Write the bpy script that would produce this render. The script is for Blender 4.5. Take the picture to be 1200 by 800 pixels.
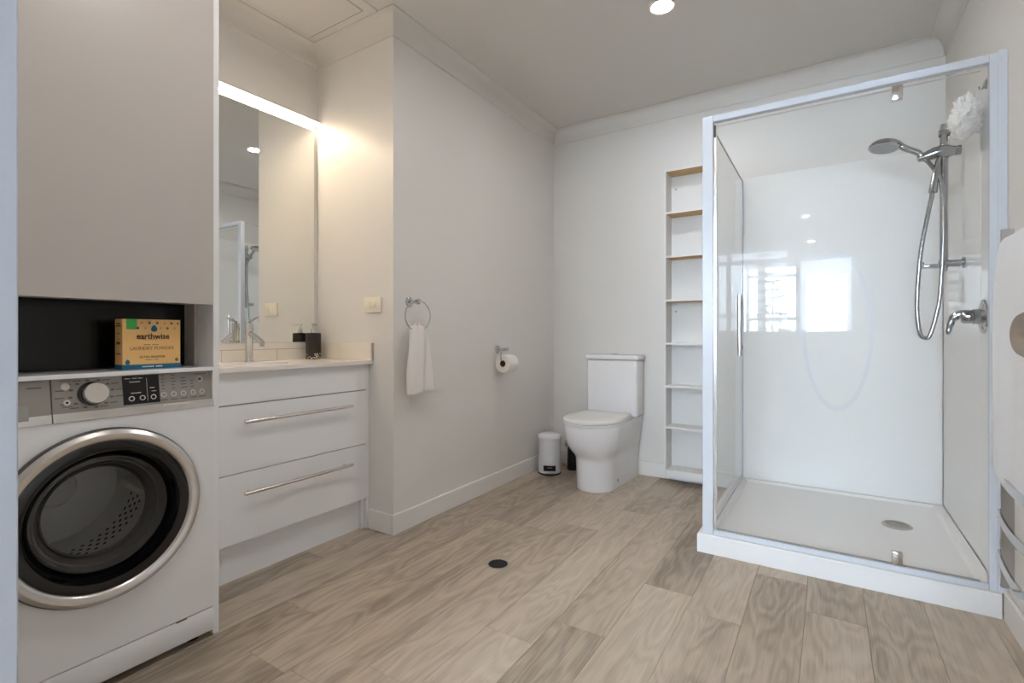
import bpy, bmesh, math, random
from mathutils import Vector, Matrix, noise
PI = math.pi
SC = bpy.context.scene
COL = SC.collection
for _o in list(bpy.data.objects): bpy.data.objects.remove(_o)

# ------------------------------------------------------------------ camera, world, light, exposure
EYE = 0.98
cam_d = bpy.data.cameras.new('camera'); cam = bpy.data.objects.new('camera', cam_d); COL.objects.link(cam)
cam.location = (0, 0, EYE); cam.rotation_euler = (PI/2, 0, math.atan2(371.0, 583.0))
cam_d.sensor_fit = 'HORIZONTAL'; cam_d.sensor_width = 36.0; cam_d.lens = 583.0/1200.0*36.0
cam_d.shift_y = -8.0/1200.0; cam_d.clip_start = 0.02; cam_d.clip_end = 200
SC.camera = cam

world = bpy.data.worlds.new('world'); SC.world = world; world.use_nodes = True
wbg = world.node_tree.nodes['Background']
wbg.inputs[0].default_value = (0.70, 0.84, 1.0, 1.0); wbg.inputs[1].default_value = 36.0

SC.view_settings.view_transform = 'Standard'; SC.view_settings.look = 'None'
SC.view_settings.exposure = 0.50; SC.view_settings.gamma = 1.0; SC.view_settings.use_curve_mapping = False
DOWNLIGHT_POWER = 290.0      # emission of the small downlight lenses
BAR_POWER = 72.0             # emission of the vanity light tube
try:
    SC.cycles.use_denoising = True
    SC.cycles.max_bounces = 12; SC.cycles.diffuse_bounces = 6; SC.cycles.glossy_bounces = 6
    SC.cycles.transparent_max_bounces = 16; SC.cycles.transmission_bounces = 8
    SC.cycles.sample_clamp_indirect = 8.0; SC.cycles.caustics_reflective = True
except Exception: pass

def window_light(name, loc, sx, sy, power, rot):
    d = bpy.data.lights.new(name, 'AREA'); d.shape = 'RECTANGLE'; d.size = sx; d.size_y = sy
    d.energy = power; d.cycles.is_portal = True
    o = bpy.data.objects.new(name, d); COL.objects.link(o); o.location = loc; o.rotation_euler = rot
    return o
# daylight entering by the two living room windows (outside the panes, facing in)
window_light('window_daylight', (-0.925, -3.34, 1.61), 1.0, 1.22, 10.0, (-PI/2, 0, 0))
window_light('window_daylight', (0.0, -3.34, 1.61), 0.72, 1.22, 10.0, (-PI/2, 0, 0))

# ------------------------------------------------------------------ materials
def lin(c): return tuple(((x/12.92) if x <= 0.04045 else ((x+0.055)/1.055)**2.4) for x in c)
def rgb(r, g, b): return lin((r/255., g/255., b/255.)) + (1.0,)
MATS = {}
def mat(name, col, rough=0.5, metal=0.0, spec=0.5, bump=0.0, bscale=200.0, coat=0.0, emit=None, estr=0.0, var=0.0, vscale=3.0, sub=0.0, sheen=0.0):
    m = bpy.data.materials.new(name); m.use_nodes = True
    nt = m.node_tree; b = nt.nodes['Principled BSDF']
    b.inputs['Base Color'].default_value = col; b.inputs['Roughness'].default_value = rough
    b.inputs['Metallic'].default_value = metal; b.inputs['Specular IOR Level'].default_value = spec
    b.inputs['Coat Weight'].default_value = coat; b.inputs['Coat Roughness'].default_value = 0.03
    b.inputs['Sheen Weight'].default_value = sheen
    if emit: b.inputs['Emission Color'].default_value = emit; b.inputs['Emission Strength'].default_value = estr
    tc = nt.nodes.new('ShaderNodeTexCoord')
    if bump:
        n = nt.nodes.new('ShaderNodeTexNoise'); n.inputs['Scale'].default_value = bscale; n.inputs['Detail'].default_value = 3
        bp = nt.nodes.new('ShaderNodeBump'); bp.inputs['Strength'].default_value = bump; bp.inputs['Distance'].default_value = 0.002
        nt.links.new(tc.outputs['Object'], n.inputs['Vector']); nt.links.new(n.outputs['Fac'], bp.inputs['Height'])
        nt.links.new(bp.outputs['Normal'], b.inputs['Normal'])
    # slight colour mottling keeps every surface procedural
    n2 = nt.nodes.new('ShaderNodeTexNoise'); n2.inputs['Scale'].default_value = vscale; n2.inputs['Detail'].default_value = 2
    nt.links.new(tc.outputs['Object'], n2.inputs['Vector'])
    mx = nt.nodes.new('ShaderNodeMix'); mx.data_type = 'RGBA'; mx.blend_type = 'MIX'
    v = max(var, 0.01)
    mx.inputs[6].default_value = tuple(c*(1-v) for c in col[:3]) + (1,)
    mx.inputs[7].default_value = tuple(min(1, c*(1+v)) for c in col[:3]) + (1,)
    nt.links.new(n2.outputs['Fac'], mx.inputs[0]); nt.links.new(mx.outputs[2], b.inputs['Base Color'])
    MATS[name] = m
    return m

def glass_mat(name, tint, ior=1.45):
    m = bpy.data.materials.new(name); m.use_nodes = True; nt = m.node_tree
    for n in list(nt.nodes): nt.nodes.remove(n)
    out = nt.nodes.new('ShaderNodeOutputMaterial'); tr = nt.nodes.new('ShaderNodeBsdfTransparent')
    gl = nt.nodes.new('ShaderNodeBsdfGlossy'); fr = nt.nodes.new('ShaderNodeFresnel'); mx = nt.nodes.new('ShaderNodeMixShader')
    tr.inputs[0].default_value = tint; gl.inputs['Roughness'].default_value = 0.0; fr.inputs[0].default_value = ior
    geo = nt.nodes.new('ShaderNodeNewGeometry'); inv = nt.nodes.new('ShaderNodeMath'); inv.operation = 'SUBTRACT'
    inv.inputs[0].default_value = 1.0; nt.links.new(geo.outputs['Backfacing'], inv.inputs[1])
    mul = nt.nodes.new('ShaderNodeMath'); mul.operation = 'MULTIPLY'
    nt.links.new(fr.outputs[0], mul.inputs[0]); nt.links.new(inv.outputs[0], mul.inputs[1])
    nt.links.new(mul.outputs[0], mx.inputs[0]); nt.links.new(tr.outputs[0], mx.inputs[1]); nt.links.new(gl.outputs[0], mx.inputs[2])
    nt.links.new(mx.outputs[0], out.inputs[0]); MATS[name] = m
    return m

def emit_mat(name, col, s):
    m = bpy.data.materials.new(name); m.use_nodes = True; nt = m.node_tree
    b = nt.nodes['Principled BSDF']; b.inputs['Base Color'].default_value = (0.9, 0.9, 0.9, 1)
    b.inputs['Emission Color'].default_value = col; b.inputs['Emission Strength'].default_value = s
    MATS[name] = m; return m

M_WALL = mat('wall_paint', rgb(226, 224, 221), 0.42, bump=0.04, bscale=350)
M_CEIL = mat('ceiling_paint', rgb(222, 219, 215), 0.8, bump=0.03, bscale=300)
M_TRIM = mat('trim_gloss_paint', rgb(232, 231, 229), 0.35)
M_CORN = mat('cornice_paint', rgb(224, 221, 217), 0.7)
M_CAB = mat('cabinet_grey_white', rgb(188, 182, 177), 0.35, var=0.02, vscale=2, bump=0.05, bscale=60)
M_CABW = mat('cabinet_white_gloss', rgb(237, 238, 240), 0.16, coat=0.3)
M_BENCH = mat('benchtop_white', rgb(236, 230, 224), 0.2)
M_TILE = mat('splashback_tile', rgb(234, 228, 218), 0.15, coat=0.4)
M_GROUT = mat('grout', rgb(150, 140, 125), 0.8)
M_CHROME = mat('chrome', (0.62, 0.63, 0.65, 1), 0.07, metal=1.0)
M_RAIL = mat('rail_chrome', (0.44, 0.46, 0.48, 1), 0.16, metal=1.0)
M_ALU = mat('brushed_aluminium', (0.62, 0.60, 0.57, 1), 0.3, metal=1.0)
M_SATIN = mat('satin_steel', (0.72, 0.70, 0.67, 1), 0.22, metal=1.0)
M_KNOB = mat('door_knob_metal', (0.55, 0.50, 0.46, 1), 0.25, metal=1.0)
M_MIRROR = mat('mirror_silver', (0.88, 0.89, 0.87, 1), 0.0, metal=1.0)
M_CER = mat('ceramic_white', rgb(238, 238, 240), 0.08, coat=0.5)
M_SEAT = mat('seat_plastic', rgb(238, 238, 237), 0.18)
M_ACR = mat('acrylic_white', rgb(242, 243, 243), 0.015, spec=0.5)
M_TRAY = mat('shower_tray_acrylic', rgb(243, 243, 243), 0.22)
M_FRAME = mat('powder_coated_white', rgb(218, 223, 232), 0.25)
M_GLASS = glass_mat('clear_glass', (0.988, 0.991, 0.990, 1), 1.22)
M_WGLASS = glass_mat('window_glass', (0.98, 0.99, 0.99, 1))
M_BLACK = mat('black_plastic', rgb(18, 18, 20), 0.25)
M_BLACKG = mat('black_gloss', rgb(8, 8, 10), 0.06)
M_NICHE = mat('niche_black', rgb(7, 7, 8), 0.22, spec=0.3)
M_JAMB = mat('jamb_daylight_tint', rgb(190, 197, 210), 0.4)  # blue cast and dimness of the window daylight put into the jamb colour
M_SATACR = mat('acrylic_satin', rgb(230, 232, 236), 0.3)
M_BOWL = mat('bowl_smoked', rgb(70, 68, 67), 0.12)
M_SPACK = mat('pack_white', rgb(225, 228, 232), 0.5)
M_DARKGAP = mat('dark_gap', rgb(20, 19, 18), 0.7)
M_GREY = mat('panel_grey', rgb(146, 141, 136), 0.35, metal=0.3)
M_SILVER = mat('panel_silver', (0.66, 0.64, 0.62, 1), 0.25, metal=0.9)
M_WASH = mat('washer_enamel', rgb(236, 236, 238), 0.25, coat=0.2)
M_WSHADE = mat('print_grey', rgb(88, 84, 82), 0.6)
M_WLIGHT = mat('print_light', rgb(205, 203, 200), 0.6)
M_DRUM = mat('drum_steel', (0.80, 0.79, 0.78, 1), 0.4, metal=0.3)
M_DRUMD = mat('drum_hole', rgb(10, 10, 10), 0.8)
M_RUB = mat('rubber_grey', rgb(78, 77, 77), 0.45)
M_SMOKE = glass_mat('smoked_glass', (0.90, 0.90, 0.90, 1), 1.4)
M_SHELF = mat('shelf_white_laminate', rgb(228, 228, 227), 0.35)
M_WOODRAW = mat('shelf_raw_underside', rgb(206, 172, 124), 0.6, var=0.12, vscale=30)
M_TOWEL = mat('towel_terry', rgb(236, 232, 229), 0.95, bump=0.8, bscale=420, sheen=0.3)
M_TOWEL2 = mat('bath_towel_terry', rgb(230, 232, 236), 0.95, bump=0.9, bscale=260, sheen=0.3)
M_PAPER = mat('tissue_paper', rgb(240, 238, 234), 0.95, bump=0.3, bscale=150)
M_CORE = mat('cardboard_core', rgb(110, 82, 58), 0.9)
M_BIN = mat('bin_enamel', rgb(228, 230, 234), 0.2, coat=0.3)
M_CREAM = mat('switch_cream', rgb(240, 234, 218), 0.35)
M_BOTTLE = mat('bottle_dark', rgb(40, 32, 26), 0.18)
M_LEAF = mat('bottle_print', rgb(225, 215, 195), 0.5)
M_BOX = mat('box_card', rgb(222, 176, 112), 0.7)
M_BOXS = mat('box_card_side', rgb(205, 160, 100), 0.7)
M_TEAL = mat('box_teal', rgb(18, 98, 128), 0.6)
M_GREEN = mat('box_green', rgb(60, 160, 70), 0.6)
M_BROWN = mat('box_brown_print', rgb(86, 60, 42), 0.7)
M_TXTGOLD = mat('box_gold_print', rgb(150, 112, 66), 0.7)
M_OLIVE = mat('box_olive_print', rgb(110, 104, 58), 0.7)
M_PINK = mat('box_blush_print', rgb(196, 148, 124), 0.7)
M_TXTW = mat('white_print', rgb(225, 235, 238), 0.6)
M_PUFF = mat('puff_mesh', rgb(240, 240, 238), 0.8, bump=1.0, bscale=120)
M_PVC = mat('pvc_grey', rgb(150, 150, 148), 0.5)
M_LFLOOR = mat('living_floor', rgb(190, 176, 160), 0.5)
M_PINE = mat('pine_needles', rgb(60, 78, 58), 0.9)
M_BARK = mat('pine_bark', rgb(92, 80, 70), 0.9)
M_LENS = emit_mat('downlight_lens_glow', (1.0, 0.95, 0.91, 1), DOWNLIGHT_POWER)
M_TUBE = emit_mat('light_tube_glow', (1.0, 0.78, 0.54, 1), BAR_POWER)
M_TUBE2 = emit_mat('light_diffuser_glow', (1.0, 0.84, 0.66, 1), BAR_POWER*0.07)

def wood_mat():
    m = bpy.data.materials.new('washed_oak_plank'); m.use_nodes = True; nt = m.node_tree; N = nt.nodes; L = nt.links
    b = N['Principled BSDF']; b.inputs['Roughness'].default_value = 0.42
    tc = N.new('ShaderNodeTexCoord'); oi = N.new('ShaderNodeObjectInfo')
    off = N.new('ShaderNodeVectorMath'); off.operation = 'MULTIPLY_ADD'
    cmb = N.new('ShaderNodeCombineXYZ')
    for i in range(3): L.new(oi.outputs['Random'], cmb.inputs[i])
    off.inputs[1].default_value = (37, 53, 11)
    L.new(cmb.outputs[0], off.inputs[0]); L.new(tc.outputs['Object'], off.inputs[2])
    # long fine grain
    m1 = N.new('ShaderNodeMapping'); m1.inputs['Scale'].default_value = (95, 3.6, 1); L.new(off.outputs[0], m1.inputs[0])
    n1 = N.new('ShaderNodeTexNoise'); n1.inputs['Scale'].default_value = 1.6; n1.inputs['Detail'].default_value = 6; n1.inputs['Roughness'].default_value = 0.65
    L.new(m1.outputs[0], n1.inputs[0])
    # cathedral figure: contour lines of a stretched noise
    m2 = N.new('ShaderNodeMapping'); m2.inputs['Scale'].default_value = (9.0, 2.0, 1); L.new(off.outputs[0], m2.inputs[0])
    n2 = N.new('ShaderNodeTexNoise'); n2.inputs['Scale'].default_value = 1.0; n2.inputs['Detail'].default_value = 2.0; n2.inputs['Roughness'].default_value = 0.45
    L.new(m2.outputs[0], n2.inputs[0])
    mu = N.new('ShaderNodeMath'); mu.operation = 'MULTIPLY'; mu.inputs[1].default_value = 55; L.new(n2.outputs['Fac'], mu.inputs[0])
    si = N.new('ShaderNodeMath'); si.operation = 'SINE'; L.new(mu.outputs[0], si.inputs[0])
    # broad tone
    m3 = N.new('ShaderNodeMapping'); m3.inputs['Scale'].default_value = (9, 1.2, 1); L.new(off.outputs[0], m3.inputs[0])
    n3 = N.new('ShaderNodeTexNoise'); n3.inputs['Scale'].default_value = 1.0; n3.inputs['Detail'].default_value = 3; L.new(m3.outputs[0], n3.inputs[0])
    a1 = N.new('ShaderNodeMath'); a1.operation = 'MULTIPLY_ADD'; a1.inputs[1].default_value = 0.062; L.new(si.outputs[0], a1.inputs[0])
    h1 = N.new('ShaderNodeMath'); h1.operation = 'MULTIPLY'; h1.inputs[1].default_value = 0.48; L.new(n1.outputs['Fac'], h1.inputs[0]); L.new(h1.outputs[0], a1.inputs[2])
    s3 = N.new('ShaderNodeMath'); s3.operation = 'MULTIPLY_ADD'; s3.inputs[1].default_value = 0.62; L.new(n3.outputs['Fac'], s3.inputs[0]); L.new(a1.outputs[0], s3.inputs[2])
    sr = N.new('ShaderNodeMath'); sr.operation = 'MULTIPLY_ADD'; sr.inputs[1].default_value = 0.26; L.new(oi.outputs['Random'], sr.inputs[0]); L.new(s3.outputs[0], sr.inputs[2])
    cr = N.new('ShaderNodeValToRGB')
    cr.color_ramp.elements[0].position = 0.19; cr.color_ramp.elements[0].color = rgb(130, 118, 104)
    cr.color_ramp.elements[1].position = 0.50; cr.color_ramp.elements[1].color = rgb(202, 190, 175)
    e = cr.color_ramp.elements.new(0.345); e.color = rgb(177, 163, 147)
    half = N.new('ShaderNodeMath'); half.operation = 'MULTIPLY'; half.inputs[1].default_value = 0.5; L.new(sr.outputs[0], half.inputs[0])
    L.new(half.outputs[0], cr.inputs[0]); L.new(cr.outputs[0], b.inputs['Base Color'])
    bp = N.new('ShaderNodeBump'); bp.inputs['Strength'].default_value = 0.15; bp.inputs['Distance'].default_value = 0.001
    L.new(n1.outputs['Fac'], bp.inputs['Height']); L.new(bp.outputs[0], b.inputs['Normal'])
    return m
M_OAK = wood_mat()

# ------------------------------------------------------------------ mesh helpers
def NB(): return bmesh.new()
def merge(bm, tmp, M=None):
    if M is not None: bmesh.ops.transform(tmp, matrix=M, verts=tmp.verts)
    me = bpy.data.meshes.new('tmp'); tmp.to_mesh(me); tmp.free(); bm.from_mesh(me); bpy.data.meshes.remove(me)
def box(bm, lo, hi, bev=0.0, seg=2, mi=0):
    t = bmesh.new(); bmesh.ops.create_cube(t, size=1.0)
    lo = Vector(lo); hi = Vector(hi); s = hi-lo; c = (hi+lo)/2
    for v in t.verts: v.co = Vector((v.co.x*s.x, v.co.y*s.y, v.co.z*s.z)) + c
    if bev > 0: bmesh.ops.bevel(t, geom=t.edges[:], offset=min(bev, min(abs(s.x), abs(s.y), abs(s.z))*0.45), segments=seg, affect='EDGES', profile=0.5)
    for f in t.faces: f.material_index = mi
    merge(bm, t); return bm
def frame_axes(d):
    d = Vector(d).normalized(); u = Vector((0, 0, 1)) if abs(d.z) < 0.9 else Vector((1, 0, 0))
    a = d.cross(u).normalized(); b = d.cross(a).normalized(); return a, b
def ring_verts(bm, c, a, b, ra, rb, n, ph=0.0):
    return [bm.verts.new(Vector(c) + a*ra*math.cos(2*PI*i/n+ph) + b*rb*math.sin(2*PI*i/n+ph)) for i in range(n)]
def bridge(bm, r0, r1, closed=True):
    n = len(r0)
    for i in range(n if closed else n-1):
        j = (i+1) % n
        try: bm.faces.new((r0[i], r0[j], r1[j], r1[i]))
        except ValueError: pass
def cyl(bm, p0, p1, r0, r1=None, n=24, cap=True):
    if r1 is None: r1 = r0
    p0 = Vector(p0); p1 = Vector(p1); a, b = frame_axes(p1-p0)
    A = ring_verts(bm, p0, a, b, r0, r0, n); B = ring_verts(bm, p1, a, b, r1, r1, n); bridge(bm, A, B)
    if cap: bm.faces.new(A[::-1]); bm.faces.new(B)
    return bm
def tube(bm, pts, r, n=12, closed=False, cap=True):
    pts = [Vector(p) for p in pts]; m = len(pts); rs = r if isinstance(r, (list, tuple)) else [r]*m
    rings = []; prev = None
    for i in range(m):
        if closed: t = pts[(i+1) % m]-pts[(i-1) % m]
        else: t = pts[min(i+1, m-1)]-pts[max(i-1, 0)]
        t.normalize()
        if prev is None: a, b = frame_axes(t)
        else:
            a = (prev - t*prev.dot(t)).normalized(); b = t.cross(a).normalized()
        prev = a
        rings.append(ring_verts(bm, pts[i], a, b, rs[i], rs[i], n))
    for i in range(m-1): bridge(bm, rings[i], rings[i+1])
    if closed: bridge(bm, rings[-1], rings[0])
    elif cap: bm.faces.new(rings[0][::-1]); bm.faces.new(rings[-1])
    return bm
def spline(pts, k=8):
    P = [Vector(p) for p in pts]; out = []
    for i in range(len(P)-1):
        p0 = P[max(i-1, 0)]; p1 = P[i]; p2 = P[i+1]; p3 = P[min(i+2, len(P)-1)]
        for j in range(k):
            t = j/k
            out.append(0.5*((2*p1)+(-p0+p2)*t+(2*p0-5*p1+4*p2-p3)*t*t+(-p0+3*p1-3*p2+p3)*t*t*t))
    out.append(P[-1]); return out
def lathe(bm, prof, o, d, n=48, cap0=False, cap1=False):
    """prof: list of (radius, distance along d)"""
    o = Vector(o); d = Vector(d).normalized(); a, b = frame_axes(d); rings = []
    for r, h in prof: rings.append(ring_verts(bm, o+d*h, a, b, max(r, 1e-5), max(r, 1e-5), n))
    for i in range(len(rings)-1): bridge(bm, rings[i], rings[i+1])
    if cap0: bm.faces.new(rings[0][::-1])
    if cap1: bm.faces.new(rings[-1])
    return bm
def loft(bm, secs, cap0=True, cap1=True):
    rings = [[bm.verts.new(p) for p in s] for s in secs]
    for i in range(len(rings)-1): bridge(bm, rings[i], rings[i+1])
    if cap0: bm.faces.new(rings[0][::-1])
    if cap1: bm.faces.new(rings[-1])
    return bm
def plate_hole_x(bm, x, y0, y1, z0, z1, cy, cz, r, n=64):
    """flat plate in the plane X=x with a round hole"""
    inner = []; outer = []
    for i in range(n):
        a = 2*PI*(i+0.5)/n; c, s = math.cos(a), math.sin(a)
        inner.append(bm.verts.new((x, cy+r*c, cz+r*s)))
        tt = 1e9
        if c > 1e-9: tt = min(tt, (y1-cy)/c)
        if c < -1e-9: tt = min(tt, (y0-cy)/c)
        if s > 1e-9: tt = min(tt, (z1-cz)/s)
        if s < -1e-9: tt = min(tt, (z0-cz)/s)
        outer.append(bm.verts.new((x, cy+tt*c, cz+tt*s)))
    bridge(bm, inner, outer)
    cors = [(y1, z1), (y0, z1), (y0, z0), (y1, z0)]
    for (y, z) in cors:
        for i in range(n):
            j = (i+1) % n; A = outer[i].co; B = outer[j].co
            if abs(A.y-B.y) > 1e-6 and abs(A.z-B.z) > 1e-6 and min(A.y, B.y)-1e-6 <= y <= max(A.y, B.y)+1e-6 and min(A.z, B.z)-1e-6 <= z <= max(A.z, B.z)+1e-6:
                bm.faces.new((outer[i], outer[j], bm.verts.new((x, y, z)))); break
    return bm

def root_of(o):
    while o.parent: o = o.parent
    return o
def obj(name, bm, m, parent=None, kind=None, label=None, smooth=35, local=False):
    bmesh.ops.recalc_face_normals(bm, faces=bm.faces[:])
    if parent is not None and not local:
        bmesh.ops.translate(bm, verts=bm.verts, vec=-root_of(parent).location)
    me = bpy.data.meshes.new(name); bm.to_mesh(me); bm.free()
    for mm in (m if isinstance(m, (list, tuple)) else [m]): me.materials.append(mm)
    if smooth:
        me.polygons.foreach_set('use_smooth', [True]*len(me.polygons)); me.set_sharp_from_angle(angle=math.radians(smooth))
    o = bpy.data.objects.new(name, me); COL.objects.link(o)
    if parent is not None: o.parent = parent
    if kind: o['kind'] = kind
    if label: o['label'] = label
    return o
def thing(name, label, cat, loc, group=None, rotz=0):
    o = bpy.data.objects.new(name, None); COL.objects.link(o); o.empty_display_size = 0.05
    o.location = loc; o.rotation_euler = (0, 0, rotz); o['label'] = label; o['category'] = cat
    if group: o['group'] = group
    return o
def tag(o, label, cat, group=None):
    o['label'] = label; o['category'] = cat
    if group: o['group'] = group
    return o
def struct(name, bm, m, parent=None, smooth=30):
    return obj(name, bm, m, parent, kind='structure' if parent is None else None, smooth=smooth)
def bx(lo, hi, bev=0.0, seg=2): return box(NB(), lo, hi, bev, seg)
def text_mesh(s, size, origin, ax, ay, depth=0.0004, align='CENTER', bold=0.0, sx=1.0):
    """flat lettering as a bmesh; ax = reading direction, ay = up"""
    cu = bpy.data.curves.new('txt', 'FONT'); cu.body = s; cu.size = size; cu.extrude = depth; cu.align_x = align; cu.align_y = 'CENTER'
    cu.offset = bold; cu.resolution_u = 2
    o = bpy.data.objects.new('txt', cu); COL.objects.link(o)
    dg = bpy.context.evaluated_depsgraph_get(); me = bpy.data.meshes.new_from_object(o.evaluated_get(dg))
    bm = NB(); bm.from_mesh(me); bpy.data.objects.remove(o); bpy.data.meshes.remove(me); bpy.data.curves.remove(cu)
    ax = Vector(ax); ay = Vector(ay); az = ax.cross(ay)
    for v in bm.verts: v.co = Vector(origin)+ax*v.co.x*sx+ay*v.co.y+az*v.co.z
    return bm

# ------------------------------------------------------------------ room dimensions
XM, XL, XR = -2.387, -1.80, 0.52       # mirror wall, left wall, right wall
YR, YB = 1.745, 3.43                   # recess wall, back wall
YN0, YN1 = 0.08, 0.204                 # near wall (with the doorway)
H = 2.54

# ------------------------------------------------------------------ structure
fl = struct('floor', bx((-4.2, -3.4, -0.12), (3.2, 3.6, -0.012)), M_LFLOOR)
struct('ceiling', bx((-4.2, -3.4, H), (3.2, 3.6, H+0.1)), M_CEIL)
struct('wall_left', bx((XM-0.1, YR+0.1, -0.05), (XL, YB+0.1, H+0.02)), M_WALL)
struct('wall_recess', bx((XM-0.1, YR, -0.05), (XL, YR+0.1, H+0.02)), M_WALL)
struct('wall_mirror', bx((XM-0.1, YN1, -0.05), (XM, YR, H+0.02)), M_WALL)
struct('wall_back', bx((XL, YB, -0.05), (XR+0.1, YB+0.1, H+0.02)), M_WALL)
struct('wall_right', bx((XR, YN0, -0.05), (XR+0.1, YB, H+0.02)), M_WALL)
bm = NB(); box(bm, (-4.2, YN0, -0.05), (-0.92, YN1, H+0.02)); box(bm, (0.47, YN0, -0.05), (3.2, YN1, H+0.02)); box(bm, (-0.92, YN0, 2.12), (0.47, YN1, H+0.02))
struct('wall_near', bm, M_WALL)
# living room shell behind the camera, seen only in the reflections and as the source of daylight
struct('wall_living_left', bx((-4.3, -3.4, -0.05), (-4.2, YN0, H+0.02)), M_WALL)
struct('wall_living_right', bx((3.2, -3.4, -0.05), (3.3, YN0, H+0.02)), M_WALL)
WY0, WY1 = -3.32, -3.20
WIN = [(-1.44, -0.45, 1.0, 2.22), (-0.37, 0.30, 1.0, 2.22)]
bm = NB(); box(bm, (-4.2, WY0, -0.05), (3.2, WY1, 1.0)); box(bm, (-4.2, WY0, 2.22), (3.2, WY1, H+0.02))
box(bm, (-4.2, WY0, 1.0), (-1.44, WY1, 2.22)); box(bm, (-0.45, WY0, 1.0), (-0.37, WY1, 2.22)); box(bm, (0.30, WY0, 1.0), (3.2, WY1, 2.22))
struct('wall_living_window', bm, M_WALL)
for i, (x0, x1, z0, z1) in enumerate(WIN):
    bm = NB(); w = 0.04
    box(bm, (x0, WY0+.02, z0), (x0+w, WY1+.02, z1)); box(bm, (x1-w, WY0+.02, z0), (x1, WY1+.02, z1))
    box(bm, (x0, WY0+.02, z0), (x1, WY1+.02, z0+w)); box(bm, (x0, WY0+.02, z1-w), (x1, WY1+.02, z1))
    box(bm, (x0, WY0+.02, 2.01), (x1, WY1+.01, 2.06))
    if i == 0:
        box(bm, (-1.28, WY0+.02, z0), (-1.23, WY1+.01, z1)); box(bm, (x0, WY0+.02, 1.24), (x1, WY1+.01, 1.29))
    wf = struct('window_%d' % (i+1), bm, M_FRAME)
    if i == 1: obj('roller_blind', bx((x0+0.03, WY1-0.02, 2.06), (x1-0.03, WY1-0.012, z1-0.03)), M_TRIM, wf)
    obj('pane', bx((x0+0.02, WY0+.06, z0+0.02), (x1-0.02, WY0+.066, z1-0.02)), M_WGLASS, wf)

# floor planks, run along Y, each a piece of its own
PW, PL = 0.18, 1.315
def plank_mesh(w, l, mname='plank'):
    b = NB(); g = 0.0004
    box(b, (-w/2+g, -l/2+g, -0.012), (w/2-g, l/2-g, 0.0), bev=0.0008, seg=1)
    bmesh.ops.recalc_face_normals(b, faces=b.faces[:])
    me = bpy.data.meshes.new(mname); b.to_mesh(me); b.free(); me.materials.append(M_OAK); return me
full = plank_mesh(PW, PL); random.seed(11)
joints = {-1: 1.52, 0: 0, 1: 1.365, 4: 2.177}
k = 0; cols = []
x = -0.61
edges = [round(-0.61+PW*i, 4) for i in range(-10, 8)]
JN = {-0.79: 1.52, -0.97: 1.365, -1.51: 2.177, -0.61: 0.62, -1.15: 2.33, -1.33: 0.88, -1.69: 1.10, -0.43: 1.83, -0.25: 0.95, -0.07: 2.05, 0.11: 1.4}
for e in edges:
    x0 = max(e, XM); x1 = min(e+PW, XR)
    if x1-x0 < 0.01: continue
    y0a = YN0; yend = YB if e > -1.9 else YR+0.02
    j = JN.get(round(e, 2), random.uniform(0.2, 1.5))
    while j > y0a: j -= PL
    while j < yend:
        a = max(j, y0a); b_ = min(j+PL, yend)
        if b_-a > 0.02:
            me = full if (abs(b_-a-PL) < 1e-6 and abs(x1-x0-PW) < 1e-6) else plank_mesh(x1-x0, b_-a)
            o = bpy.data.objects.new('plank', me); COL.objects.link(o); o.parent = fl; o.location = ((x0+x1)/2, (a+b_)/2, 0)
        j += PL

# cornice runs with mitred corners
def cornice(i, A, B, nrm, s0, s1, p=0.07, h=0.095):
    prof = [(0.0, H-h), (0.006, H-h)]
    for q in range(9):
        t = q/8.0*PI/2
        prof.append((0.008+(p-0.014)*(1-math.cos(t)), H-h+0.006+(h-0.012)*math.sin(t)))
    prof += [(p, H-0.005), (p, H-0.001), (0.0, H-0.001)]
    A = Vector(A); B = Vector(B); d = (B-A).normalized(); n = Vector(nrm)
    def sec(P, s): return [Vector((P.x, P.y, z))+n*q+d*s*q for q, z in prof]
    return struct('trim_%d' % i, loft(NB(), [sec(A, s0), sec(B, s1)]), M_CORN, smooth=30)
cornice(1, (XL, YR, 0), (XL, YB, 0), (1, 0, 0), -1, -1)
cornice(2, (XM, YR, 0), (XL, YR, 0), (0, -1, 0), 1, 1)
cornice(3, (XM, 0.872, 0), (XM, YR, 0), (1, 0, 0), 0, -1)
cornice(4, (XL, YB, 0), (XR, YB, 0), (0, -1, 0), 1, -1)
cornice(5, (XR, YN1, 0), (XR, YB, 0), (-1, 0, 0), 0, -1)
# ceiling strip and access hatch over the vanity recess
struct('trim_6', bx((-1.883, 0.88, H-0.006), (-1.828, 1.672, H+0.001)), M_CEIL, smooth=0)
hatch = thing('ceiling_hatch', 'flat painted access hatch in the ceiling above the vanity mirror', 'hatch', (-2.087, 1.3, H))
obj('hatch_panel', bx((-2.286, 0.95, H-0.005), (-1.890, 1.629, H+0.0005)), M_CEIL, hatch)
obj('hatch_gap', bx((-2.292, 0.944, H-0.0015), (-1.884, 1.636, H+0.001)), M_GROUT, hatch)
# baseboards
def base(nm, lo, hi): struct(nm, bx(lo, hi, 0.003, 1), M_TRIM)
base('baseboard_left', (XL, YR-0.013, 0), (XL+0.013, YB, 0.10))
base('baseboard_recess', (-1.965, YR-0.013, 0), (XL, YR, 0.10))
base('baseboard_back', (XL+0.013, YB-0.013, 0), (-0.51, YB, 0.10))
base('baseboard_right', (XR-0.013, YN1, 0), (XR, 2.35, 0.10))
# doorway jambs (near left one crosses the left edge of the frame)
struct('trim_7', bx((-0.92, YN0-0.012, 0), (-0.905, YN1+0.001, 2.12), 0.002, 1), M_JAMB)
struct('trim_8', bx((0.455, YN0-0.012, 0), (0.47, YN1+0.001, 2.12), 0.002, 1), M_FRAME)

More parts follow.
